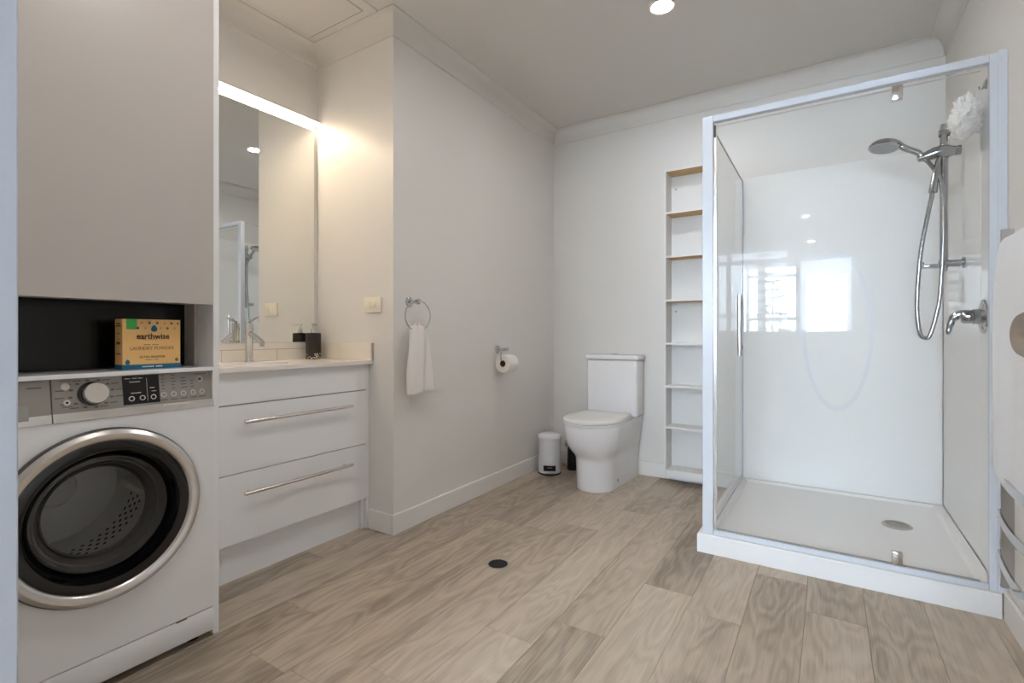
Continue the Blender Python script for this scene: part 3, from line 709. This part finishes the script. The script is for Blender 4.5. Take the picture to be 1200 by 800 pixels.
# ------------------------------------------------------------------ toilet
to = thing('toilet', 'white close-coupled toilet with closed lid against the back wall', 'toilet', (-1.265, 3.1, 0.0))
CX = -1.265
def dsec(z, wf, wb, yf, yb, n=28, wcap=None):
    """D-shaped section: round front (towards -Y), straight sides, square back"""
    pts = []; L = wf*1.15
    for i in range(n+1):
        a = PI*i/n
        pts.append(Vector((CX+wf*math.cos(a)*-1, yf+L-L*math.sin(a)**0.92, z)))
    pts.append(Vector((CX+wb, yb-0.12, z))); pts.append(Vector((CX+wb, yb-0.012, z))); pts.append(Vector((CX+wb-0.012, yb, z)))
    pts.append(Vector((CX-wb+0.012, yb, z))); pts.append(Vector((CX-wb, yb-0.012, z))); pts.append(Vector((CX-wb, yb-0.12, z)))
    return pts
prof = [(0.0, .122, .140, 2.868), (0.012, .125, .142, 2.862), (0.10, .124, .142, 2.862), (0.185, .125, .146, 2.858), (0.205, .128, .148, 2.850), (0.225, .136, .151, 2.832), (0.250, .149, .155, 2.806), (0.285, .163, .160, 2.778), (0.33, .173, .166, 2.759), (0.385, .178, .170, 2.749), (0.414, .179, .172, 2.748), (0.420, .176, .170, 2.752)]
obj('pan', loft(NB(), [dsec(z, wf, wb, yf, 3.417) for z, wf, wb, yf in prof]), M_CER, to, smooth=40)
def lidsec(z, w, yf, yb, n=32):
    pts = []; L = w*1.25
    for i in range(n+1):
        a = PI*i/n; pts.append(Vector((CX-w*math.cos(a), yf+L-L*math.sin(a)**0.9, z)))
    pts += [Vector((CX+w*0.93, yb-0.03, z)), Vector((CX+w*0.86, yb, z)), Vector((CX-w*0.86, yb, z)), Vector((CX-w*0.93, yb-0.03, z))]
    return pts
obj('seat', loft(NB(), [lidsec(0.4215, .180, 2.740, 3.205), lidsec(0.424, .183, 2.737, 3.207), lidsec(0.434, .183, 2.737, 3.207), lidsec(0.436, .181, 2.739, 3.205)]), M_SEAT, to)
obj('lid', loft(NB(), [lidsec(0.438, .181, 2.737, 3.206), lidsec(0.440, .184, 2.734, 3.208), lidsec(0.452, .184, 2.734, 3.208), lidsec(0.458, .180, 2.739, 3.203), lidsec(0.4605, .165, 2.757, 3.190), lidsec(0.461, .10, 2.83, 3.12)]), M_SEAT, to)
for xx in (CX-0.075, CX+0.075): obj('hinge', cyl(NB(), (xx-0.018, 3.218, 0.436), (xx+0.018, 3.218, 0.436), 0.011, n=16), M_CHROME, to)
cs = NB(); box(cs, (CX-0.183, 3.258, 0.4205), (CX+0.183, 3.421, 0.806), 0.018, 4); obj('cistern', cs, M_CER, to)
cs = NB(); box(cs, (CX-0.190, 3.250, 0.8075), (CX+0.190, 3.424, 0.842), 0.012, 4); cl = obj('cistern_lid', cs, M_CER, to)
obj('flush_button', lathe(NB(), [(0.0, 0.006), (0.018, 0.006), (0.021, 0.004), (0.022, 0.0)], (CX, 3.335, 0.842), (0, 0, 1), 28), M_CHROME, cl)
obj('fixing_cap', lathe(NB(), [(0.009, 0.0), (0.009, 0.003), (0.0, 0.004)], (CX+0.1345, 3.03, 0.055), (1, 0, 0), 16), M_GREY, to)
obj('fixing_cap', lathe(NB(), [(0.008, -0.004), (0.008, 0.003), (0.0, 0.004)], (CX+0.170, 3.27, 0.33), (1, 0, 0), 16), M_CER, to)

# water valve and toilet brush behind the pan
wv = thing('water_valve', 'white water pipe with grey stop valve in the corner behind the bin', 'pipe', (-1.655, 3.38, 0.0))
obj('pipe', cyl(NB(), (-1.655, 3.38, 0.0), (-1.655, 3.38, 0.145), 0.012, n=16), M_CER, wv)
b = NB(); cyl(b, (-1.655, 3.38, 0.140), (-1.655, 3.38, 0.185), 0.018, n=16); cyl(b, (-1.655, 3.38, 0.162), (-1.655, 3.345, 0.162), 0.010, n=12)
obj('valve_body', b, M_PVC, wv)
obj('supply_hose', tube(NB(), spline([(-1.655, 3.38, 0.185), (-1.64, 3.395, 0.24), (-1.56, 3.40, 0.30), (-1.49, 3.395, 0.36), (-1.452, 3.38, 0.43)], 6), 0.006, 8), M_ALU, wv)
br = thing('toilet_brush', 'black toilet brush holder tucked behind the left side of the toilet', 'toilet brush', (-1.575, 3.29, 0.0))
obj('holder', lathe(NB(), [(0.0, 0.0), (0.036, 0.0), (0.038, 0.01), (0.034, 0.16), (0.030, 0.162), (0.012, 0.165)], (-1.575, 3.29, 0.0), (0, 0, 1), 28), M_BLACK, br)
obj('handle', cyl(NB(), (-1.575, 3.29, 0.150), (-1.575, 3.29, 0.215), 0.007, n=12), M_CHROME, br)

# pedal bin
bi = thing('pedal_bin', 'small white round pedal bin with black pedal in the back left corner', 'bin', (-1.672, 3.125, 0.0))
BX, BY = -1.672, 3.125
obj('bin_body', lathe(NB(), [(0.0, 0.010), (0.078, 0.010), (0.080, 0.014), (0.0805, 0.240), (0.082, 0.244)], (BX, BY, 0), (0, 0, 1), 48), M_BIN, bi)
obj('bin_base', lathe(NB(), [(0.0, 0.0), (0.079, 0.0), (0.082, 0.003), (0.082, 0.010), (0.078, 0.012)], (BX, BY, 0), (0, 0, 1), 48), M_BLACK, bi)
obj('bin_lid', lathe(NB(), [(0.083, 0.246), (0.085, 0.249), (0.085, 0.266), (0.081, 0.275), (0.060, 0.282), (0.03, 0.285), (0.0, 0.286)], (BX, BY, 0), (0, 0, 1), 48), M_BIN, bi)
bd = Vector((-BX, -BY, 0)).normalized(); bs = Vector((-bd.y, bd.x, 0))
def obox(bm_, c, hx, hy, hz):    # box oriented to the bin front: hx across, hy outwards
    t = bmesh.new(); bmesh.ops.create_cube(t, size=2.0)
    for v in t.verts: v.co = Vector(c)+bs*v.co.x*hx+bd*v.co.y*hy+Vector((0, 0, v.co.z*hz))
    merge(bm_, t); return bm_
bc = Vector((BX, BY, 0))
obj('pedal_plate', obox(NB(), bc+bd*0.079+Vector((0, 0, 0.052)), 0.042, 0.006, 0.018), M_BLACK, bi)
obj('pedal', obox(NB(), bc+bd*0.093+Vector((0, 0, 0.012)), 0.028, 0.022, 0.004), M_BLACK, bi)
obj('pedal_spring_slot', obox(NB(), bc+bd*0.0855+Vector((0, 0, 0.056)), 0.016, 0.001, 0.002), M_GREY, bi)

# ------------------------------------------------------------------ shelf tower
sh = thing('shelf_tower', 'tall narrow white open shelf unit on the back wall between toilet and shower', 'shelf', (-0.76, 3.36, 0.05))
sx0, sx1, sy0, sy1 = -0.912, -0.612, 3.288, 3.4285
obj('side_board', bx((sx0, sy0, 0.050), (sx0+0.014, sy1, 2.058), 0.0006, 1), M_SHELF, sh)
obj('side_board', bx((sx1-0.014, sy0, 0.050), (sx1, sy1, 2.058), 0.0006, 1), M_SHELF, sh)
obj('back_board', bx((sx0+0.0142, sy1-0.005, 0.050), (sx1-0.0142, sy1, 2.058)), M_SHELF, sh)
def shelf_board(z):
    b = NB(); box(b, (sx0+0.0143, sy0+0.0005, z), (sx1-0.0143, sy1-0.0052, z+0.014))
    b.faces.ensure_lookup_table(); bmesh.ops.recalc_face_normals(b, faces=b.faces[:])
    for f in b.faces:
        if f.normal.z < -0.9 and z > 1.15: f.material_index = 1
    return obj('shelf_board', b, [M_SHELF, M_WOODRAW], sh, smooth=0)
for z in (2.044, 1.768, 1.482, 1.196, 0.912, 0.634, 0.366, 0.085): shelf_board(z)
obj('plinth', bx((sx0+0.0143, sy0+0.004, 0.050), (sx1-0.0143, sy0+0.018, 0.0848)), M_SHELF, sh)
for (xx, zz) in ((-0.868, 1.958), (-0.868, 1.135)): obj('screw_cap', lathe(NB(), [(0.006, 0.0), (0.006, 0.002), (0.0, 0.003)], (xx, sy1-0.005, zz), (0, -1, 0), 12), M_GREY, sh)

# ------------------------------------------------------------------ shower
SX0, SX1, SY0 = -0.503, 0.505, 2.352
ty = thing('shower_tray', 'white acrylic shower tray with raised edge and round waste', 'shower tray', (0, 2.89, 0))
b = NB()
def rr_(x0, y0, x1, y1, z): return [Vector((x0, y0, z)), Vector((x1, y0, z)), Vector((x1, y1, z)), Vector((x0, y1, z))]
YE = YB-0.010
loft(b, [rr_(SX0, SY0, SX1, YE, 0.0), rr_(SX0, SY0, SX1, YE, 0.078), rr_(SX0+.004, SY0+.004, SX1, YE, 0.084), rr_(SX0+.066, SY0+.074, SX1-.030, YE-.020, 0.084), rr_(SX0+.076, SY0+.084, SX1-.045, YE-.030, 0.070), rr_(SX0+.16, SY0+.17, SX1-.13, YE-.10, 0.060), rr_(0.275, 3.03, 0.285, 3.04, 0.053)], cap0=True, cap1=True)
obj('tray_body', b, M_TRAY, ty, smooth=20)
dcv = lathe(NB(), [(0.061, -0.002), (0.061, 0.004), (0.058, 0.006), (0.0, 0.0065)], (0.280, 3.035, 0.056), (0, 0, 1), 40)
dc = obj('waste_cover', dcv, M_ALU, ty, label='round steel waste cover')
b = NB()
for q in range(5):
    for s in range(max(1, q*6)):
        a = 2*PI*s/max(1, q*6); cyl(b, (0.280+q*0.011*math.cos(a), 3.035+q*0.011*math.sin(a), 0.0622), (0.280+q*0.011*math.cos(a), 3.035+q*0.011*math.sin(a), 0.0629), 0.0022, n=8)
o = obj('waste_hole', b, M_DARKGAP, dc); o['kind'] = 'stuff'
# lining
ln = thing('shower_lining', 'glossy white acrylic wall lining inside the shower', 'wall lining', (0, YB, 0.08))
bp_ = obj('back_sheet', bx((-0.500, YB-0.008, 0.0845), (0.505, YB-0.0005, 1.962), 0.001, 1), M_ACR, ln)
obj('side_sheet', bx((0.508, 2.375, 0.0845), (XR-0.0005, YB-0.0085, 1.962), 0.001, 1), M_ACR, ln)
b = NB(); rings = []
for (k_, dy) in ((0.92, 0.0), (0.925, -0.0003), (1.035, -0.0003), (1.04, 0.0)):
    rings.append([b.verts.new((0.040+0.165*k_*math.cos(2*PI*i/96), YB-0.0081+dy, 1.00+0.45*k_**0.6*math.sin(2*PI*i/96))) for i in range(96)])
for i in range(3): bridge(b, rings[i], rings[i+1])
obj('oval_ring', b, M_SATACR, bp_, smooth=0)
# enclosure frame and glass
en = thing('shower_enclosure', 'white framed glass shower enclosure with pivot door in the back right corner', 'shower enclosure', (0, 2.38, 0.084))
fy0, fy1, fz0, fz1 = 2.362, 2.392, 0.0845, 1.960
obj('corner_post', bx((-0.482, fy0, fz0), (-0.436, fy1+0.006, fz1), 0.002, 1), M_FRAME, en)
obj('wall_post', bx((0.475, fy0, fz0), (0.5075, fy1, fz1), 0.002, 1), M_FRAME, en)
obj('wall_channel', bx((0.4955, fy0-0.006, fz0), (0.5195, fy0-0.0005, fz1+0.004), 0.001, 1), M_FRAME, en)
obj('head_rail', bx((-0.4355, fy0, 1.932), (0.4745, fy1, fz1), 0.002, 1), M_FRAME, en)
obj('sill_rail', bx((-0.4355, fy0+0.004, fz0), (0.4745, fy1-0.004, 0.106), 0.002, 1), M_FRAME, en)
obj('post_seal', bx((-0.4355, fy0+0.010, 0.107), (-0.424, fy0+0.022, 1.922)), M_SATIN, en)
obj('seal_end', bx((-0.4345, fy0+0.008, 1.865), (-0.426, fy0+0.0099, 1.918)), M_BLACK, en)
gy = fy0+0.014
gd = obj('glass_door', bx((-0.423, gy-0.003, 0.112), (0.452, gy+0.003, 1.912)), M_GLASS, en, smooth=0)
obj('glass_edge', bx((-0.423, gy-0.0031, 1.912), (0.452, gy+0.0031, 1.915)), M_WLIGHT, gd)
obj('water_seal', bx((-0.423, gy-0.003, 0.1065), (0.452, gy+0.003, 0.1118)), M_PVC, gd)
obj('fixed_strip', bx((0.454, gy-0.003, 0.1065), (0.4745, gy+0.003, 1.924)), M_GLASS, en, smooth=0)
for (nm, z0_, z1_) in (('top_pivot', 1.868, 1.922), ('bottom_pivot', 0.108, 0.158)):
    p_ = obj(nm, bx((0.203, gy-0.011, z0_), (0.236, gy+0.011, z1_), 0.003, 2), M_SATIN, gd, label='steel pivot clamp')
b = NB(); cyl(b, (-0.325, gy-0.030, 0.888), (-0.325, gy-0.030, 1.152), 0.0095, n=20)
for zz in (0.925, 1.115): cyl(b, (-0.325, gy-0.030, zz), (-0.325, gy-0.002, zz), 0.006, n=12)
for zz in (0.925, 1.115): cyl(b, (-0.325, gy+0.002, zz), (-0.325, gy+0.008, zz), 0.010, n=12)
obj('door_handle', b, M_SATIN, gd, label='vertical bar handle')
# side glass
obj('side_glass', bx((-0.4625, fy1+0.007, 0.104), (-0.4565, YB-0.030, 1.945)), M_GLASS, en, smooth=0)
obj('side_glass_edge', bx((-0.4625, fy1+0.007, 1.9452), (-0.4565, YB-0.030, 1.949)), M_PVC, en)
obj('side_sill', bx((-0.466, fy1+0.0065, fz0), (-0.453, YB-0.009, 0.104), 0.001, 1), M_FRAME, en)
obj('side_wall_channel', bx((-0.466, YB-0.034, 0.1045), (-0.453, YB-0.009, 1.949), 0.001, 1), M_FRAME, en)

# mixer
mx = thing('shower_mixer', 'chrome round shower mixer with curved lever on the right shower wall', 'shower tap', (0.505, 2.593, 1.05))
mY, mZ = 2.593, 1.050; WXs = 0.5078
pl = obj('cover_plate', lathe(NB(), [(0.0, 0.001), (0.062, 0.0), (0.066, 0.003), (0.064, 0.008), (0.045, 0.013), (0.028, 0.015)], (WXs, mY, mZ), (-1, 0, 0), 40), M_CHROME, mx)
obj('mixer_body', lathe(NB(), [(0.029, 0.010), (0.029, 0.034), (0.026, 0.036), (0.026, 0.062), (0.022, 0.068), (0.0, 0.070)], (WXs, mY, mZ), (-1, 0, 0), 32), M_RAIL, mx)
b = NB(); tube(b, spline([(WXs-0.055, mY, mZ+0.010), (WXs-0.082, mY, mZ+0.006), (WXs-0.098, mY, mZ-0.018), (WXs-0.106, mY, mZ-0.055), (WXs-0.108, mY, mZ-0.070)], 5), [0.017]*5+[0.015]*4+[0.0115]*4+[0.009]*4+[0.007, 0.007, 0.005, 0.004], 14)
obj('lever', b, M_RAIL, mx)

# slide rail shower
rs = thing('slide_shower', 'chrome slide rail with hand shower and hose loop on the right shower wall', 'shower', (0.505, 2.93, 1.3))
RX, RY = 0.437, 2.93
rail = obj('rail', tube(NB(), [(RX, RY, 1.265), (RX, RY, 1.895)], 0.0145, 20), M_RAIL, rs)
for (zz, nm) in ((1.885, 'top_bracket'), (1.300, 'bottom_bracket')):
    b = NB(); cyl(b, (WXs, RY, zz), (RX-0.018, RY, zz), 0.0155, n=20); cyl(b, (WXs, RY, zz), (WXs-0.008, RY, zz), 0.025, n=24); obj(nm, b, M_RAIL, rs)
obj('rail_cap', cyl(NB(), (RX, RY, 1.895), (RX, RY, 1.925), 0.016, 0.012, 20), M_CHROME, rs)
b = NB(); box(b, (RX-0.075, RY-0.035, 1.283), (RX-0.012, RY+0.035, 1.297), 0.003, 2); box(b, (RX-0.078, RY-0.038, 1.297), (RX-0.073, RY+0.038, 1.309), 0.002, 1)
obj('soap_dish', b, M_RAIL, rs)
# slider with holder arm
b = NB(); tube(b, [(RX+0.040, RY, 1.800), (RX+0.005, RY, 1.803), (RX-0.03, RY, 1.802), (RX-0.065, RY, 1.792), (RX-0.092, RY, 1.782)], [0.020, 0.030, 0.028, 0.021, 0.011], 20)
cyl(b, (RX+0.040, RY, 1.800), (RX+0.058, RY, 1.800), 0.021, n=24); cyl(b, (RX, RY, 1.775), (RX, RY, 1.832), 0.019, n=20)
obj('slider', b, M_RAIL, rs)
hd = NB(); hp = Vector((0.223, RY-0.01, 1.868)); hn = Vector((-0.10, -0.16, -1)).normalized()
lathe(hd, [(0.0, -0.022), (0.030, -0.020), (0.055, -0.010), (0.063, 0.000), (0.064, 0.008), (0.060, 0.012), (0.0, 0.013)], hp, hn, 40)
tube(hd, spline([hp+Vector((0.045, 0, 0.006)), (0.295, RY-0.006, 1.846), (0.345, RY-0.002, 1.815), (RX-0.078, RY, 1.795), (RX-0.062, RY, 1.776)], 5), [0.014]*6+[0.0135]*6+[0.0125]*6+[0.011]*3, 16)
hs = obj('hand_shower', hd, M_RAIL, rs)
M_SPRAY = mat('spray_plate', rgb(176, 178, 180), 0.3)
face = NB(); lathe(face, [(0.0, 0.0145), (0.052, 0.0142), (0.054, 0.012)], hp, hn, 40)
sf = obj('spray_face', face, M_SPRAY, hs)
b = NB(); a_, b2_ = frame_axes(hn)
hose = spline([(RX-0.062, RY, 1.776), (RX-0.040, RY-0.012, 1.735), (RX-0.014, RY-0.030, 1.66), (RX-0.006, RY-0.034, 1.50), (RX-0.010, RY-0.034, 1.30), (RX-0.022, RY-0.034, 1.12), (RX-0.050, RY-0.034, 0.985), (RX-0.068, RY-0.034, 0.965), (RX-0.088, RY-0.034, 0.99), (RX-0.098, RY-0.034, 1.12), (RX-0.086, RY-0.034, 1.34), (RX-0.060, RY-0.034, 1.52), (RX-0.048, RY-0.034, 1.59)], 8)
obj('hose', tube(NB(), hose, 0.0085, 12), M_RAIL, rs)
b = NB(); tube(b, [(RX-0.048, RY-0.034, 1.585), (RX-0.045, RY-0.034, 1.615), (RX-0.043, RY-0.033, 1.617), (RX-0.034, RY-0.028, 1.69), (RX-0.022, RY-0.018, 1.760), (RX-0.012, RY-0.008, 1.785)], [0.009, 0.009, 0.0165, 0.013, 0.010, 0.008], 16)
obj('hose_connector', b, M_RAIL, rs)

# bath puff
pf = thing('bath_puff', 'white mesh bath puff hanging from a hook on the right shower wall', 'bath puff', (0.45, 2.58, 1.82))
b = NB(); bmesh.ops.create_icosphere(b, subdivisions=5, radius=1.0)
for v in b.verts:
    d = v.co.normalized()
    nn = noise.noise(d*3.2)*0.18+abs(noise.noise(d*9.0))*0.34+noise.noise(d*22)*0.08
    r_ = 0.84+nn; r3 = Vector((d.x*0.050, d.y*0.085, d.z*0.072))*r_
    if d.z > 0.35: r3.z *= 1.0+0.5*(d.z-0.35); r3.y *= 1-0.5*(d.z-0.35)
    v.co = r3+Vector((0.447, 2.575, 1.815))
obj('mesh_ball', b, M_PUFF, pf, smooth=70)
obj('cord', tube(NB(), spline([(0.462, 2.575, 1.86), (0.482, 2.572, 1.90), (0.494, 2.570, 1.925), (0.490, 2.578, 1.93), (0.470, 2.580, 1.87)], 5), 0.0018, 8), M_TOWEL, pf)
hk = thing('suction_hook', 'small clear hook high on the right shower wall above the bath puff', 'hook', (0.507, 2.572, 1.92))
b = NB(); lathe(b, [(0.0, 0.0), (0.018, 0.0), (0.016, 0.004), (0.006, 0.007), (0.0, 0.008)], (WXs-0.0002, 2.572, 1.935), (-1, 0, 0), 24)
obj('hook', tube(b, [(WXs-0.004, 2.572, 1.930), (WXs-0.013, 2.572, 1.918), (WXs-0.020, 2.572, 1.922), (WXs-0.021, 2.572, 1.932)], 0.0025, 8), M_PVC, hk)

# ------------------------------------------------------------------ heated towel rail and bath towel
hr = thing('heated_towel_rail', 'chrome ladder towel rail on the right wall beside the shower', 'towel rail', (0.47, 1.85, 0.2))
ux0, ux1 = 0.446, 0.477; UY = 2.10; UN = 1.55
for yy in (UN, UY): obj('upright', bx((ux0, yy-0.006, 0.205), (ux1, yy+0.006, 1.303), 0.001, 1), M_CHROME, hr)
zs = [0.305, 0.430, 0.556, 0.68, 0.80, 0.92, 1.04, 1.15, 1.245]
for zz in zs:
    b = NB(); secs = []
    for i in range(13):
        f_ = i/12; yy = UY+0.004-(UY-UN+0.008)*f_; bow = (0.022 if zz < 0.6 else 0.0)*math.sin(PI*f_)
        xx = (ux0-0.004-bow) if zz < 0.6 else 0.4615
        secs.append([Vector((xx-0.003, yy, zz-0.013)), Vector((xx+0.003, yy, zz-0.013)), Vector((xx+0.004, yy, zz+0.013)), Vector((xx-0.002, yy, zz+0.013))])
    loft(b, secs); obj('rung', b, M_CHROME, hr)
for yy in (UN, UY):
    for zz in (0.335, 1.20): obj('wall_bracket', cyl(NB(), (ux1-0.002, yy, zz), (XR-0.0005, yy, zz), 0.010, n=16), M_CHROME, hr)
bw = thing('bath_towel', 'thick white bath towel draped over the chrome towel rail by the shower', 'towel', (0.45, 1.85, 0.56))
b = NB(); secs = []; NY = 40
prof = [(0.430, 0.555), (0.428, 0.60), (0.427, 0.75), (0.428, 0.95), (0.431, 1.10), (0.436, 1.18), (0.443, 1.235), (0.449, 1.262), (0.458, 1.272), (0.468, 1.268), (0.479, 1.245), (0.490, 1.18), (0.494, 1.05), (0.494, 0.90), (0.493, 0.76)]
for i in range(NY+1):
    f_ = i/NY; yy = UY-0.012-0.50*f_
    out = []; inn = []
    pp = spline([(p[0], 0, p[1]) for p in prof], 4)
    for j, p in enumerate(pp):
        t_ = pp[min(j+1, len(pp)-1)]-pp[max(j-1, 0)]; t_.normalize(); nrm = Vector((-t_.z, 0, t_.x))
        front = 1.0 if j < len(pp)*0.5 else 0.3
        w_ = 0.004*math.sin(yy*38+p.z*2.5)*front*(1.2-p.z*0.5)+0.0015*noise.noise(Vector((yy*12, p.z*12, j*0.01)))
        th = 0.0065
        if i in (0, NY): th = 0.0035
        q = Vector((p.x, yy, p.z))+nrm*w_
        out.append(q+nrm*th*0.6); inn.append(q-nrm*th*0.6)
    secs.append(out+inn[::-1])
loft(b, secs); obj('cloth', b, M_TOWEL2, bw, smooth=60)

# ------------------------------------------------------------------ floor drain
fd = thing('floor_drain', 'round black floor drain grate in the oak plank floor', 'drain', (-1.192, 1.762, 0))
DX, DY = -1.192, 1.762
obj('surround', lathe(NB(), [(0.041, 0.0003), (0.042, 0.0016), (0.048, 0.0014), (0.050, 0.0002)], (DX, DY, 0), (0, 0, 1), 40), M_OAK if False else M_PVC, fd)
obj('well', cyl(NB(), (DX, DY, 0.0002), (DX, DY, 0.0008), 0.0412, n=40), M_DARKGAP, fd)
for q in range(-4, 5):
    yy = q*0.0088; hw = math.sqrt(max(0.0, 0.040**2-yy*yy))
    obj('slat', bx((DX-hw, DY+yy-0.0021, 0.0008), (DX+hw, DY+yy+0.0021, 0.0026)), M_BLACK, fd)
obj('cross_bar', bx((DX-0.002, DY-0.039, 0.0008), (DX+0.002, DY+0.039, 0.0022)), M_BLACK, fd)

# ------------------------------------------------------------------ pine tree outside the living room window
pt = thing('pine_tree', 'tall conifer outside the window, seen reflected in the shower wall', 'tree', (-1.25, -8.0, -2.0))
obj('trunk', cyl(NB(), (-1.25, -8.0, -2.0), (-1.25, -8.0, 3.4), 0.05, 0.015, 12), M_BARK, pt)
b = NB(); random.seed(21)
for lv in range(22):
    z = -1.2+lv*0.21; R_ = 0.95*(1-lv/23.0)
    for q in range(8):
        a = 2*PI*q/8+lv*0.7; e = Vector((-1.25+R_*math.cos(a), -8.0+R_*math.sin(a), z+(random.uniform(-0.25, 0.35))*R_))
        tube(b, [(-1.25, -8.0, z), ((-1.25+e.x)/2, (-8.0+e.y)/2, z+0.02), e], [0.015, 0.032, 0.01], 5)
obj('foliage', b, M_PINE, pt)

# ------------------------------------------------------------------ low table with a pack under the living room window (seen reflected in the shower wall)
tb = thing('side_table', 'low white table under the far window, reflected faintly in the shower wall', 'table', (-0.05, -2.85, 0))
obj('table_top', bx((-0.50, -3.05, 0.50), (0.40, -2.65, 0.53), 0.004, 1), M_TRIM, tb)
for xx in (-0.47, 0.37):
    for yy in (-3.02, -2.68): obj('leg', cyl(NB(), (xx, yy, -0.012), (xx, yy, 0.50), 0.018, 0.024, 14), M_TRIM, tb)
pk = thing('product_pack', 'small white pack with a teal stripe on the low table, reflected in the shower wall', 'pack', (-0.09, -2.85, 0.53))
obj('pack_body', bx((-0.21, -2.90, 0.5302), (0.02, -2.80, 0.86), 0.004, 1), M_SPACK, pk)
obj('pack_stripe', bx((-0.19, -2.8002, 0.73), (-0.04, -2.7985, 0.765)), M_TEAL, pk)
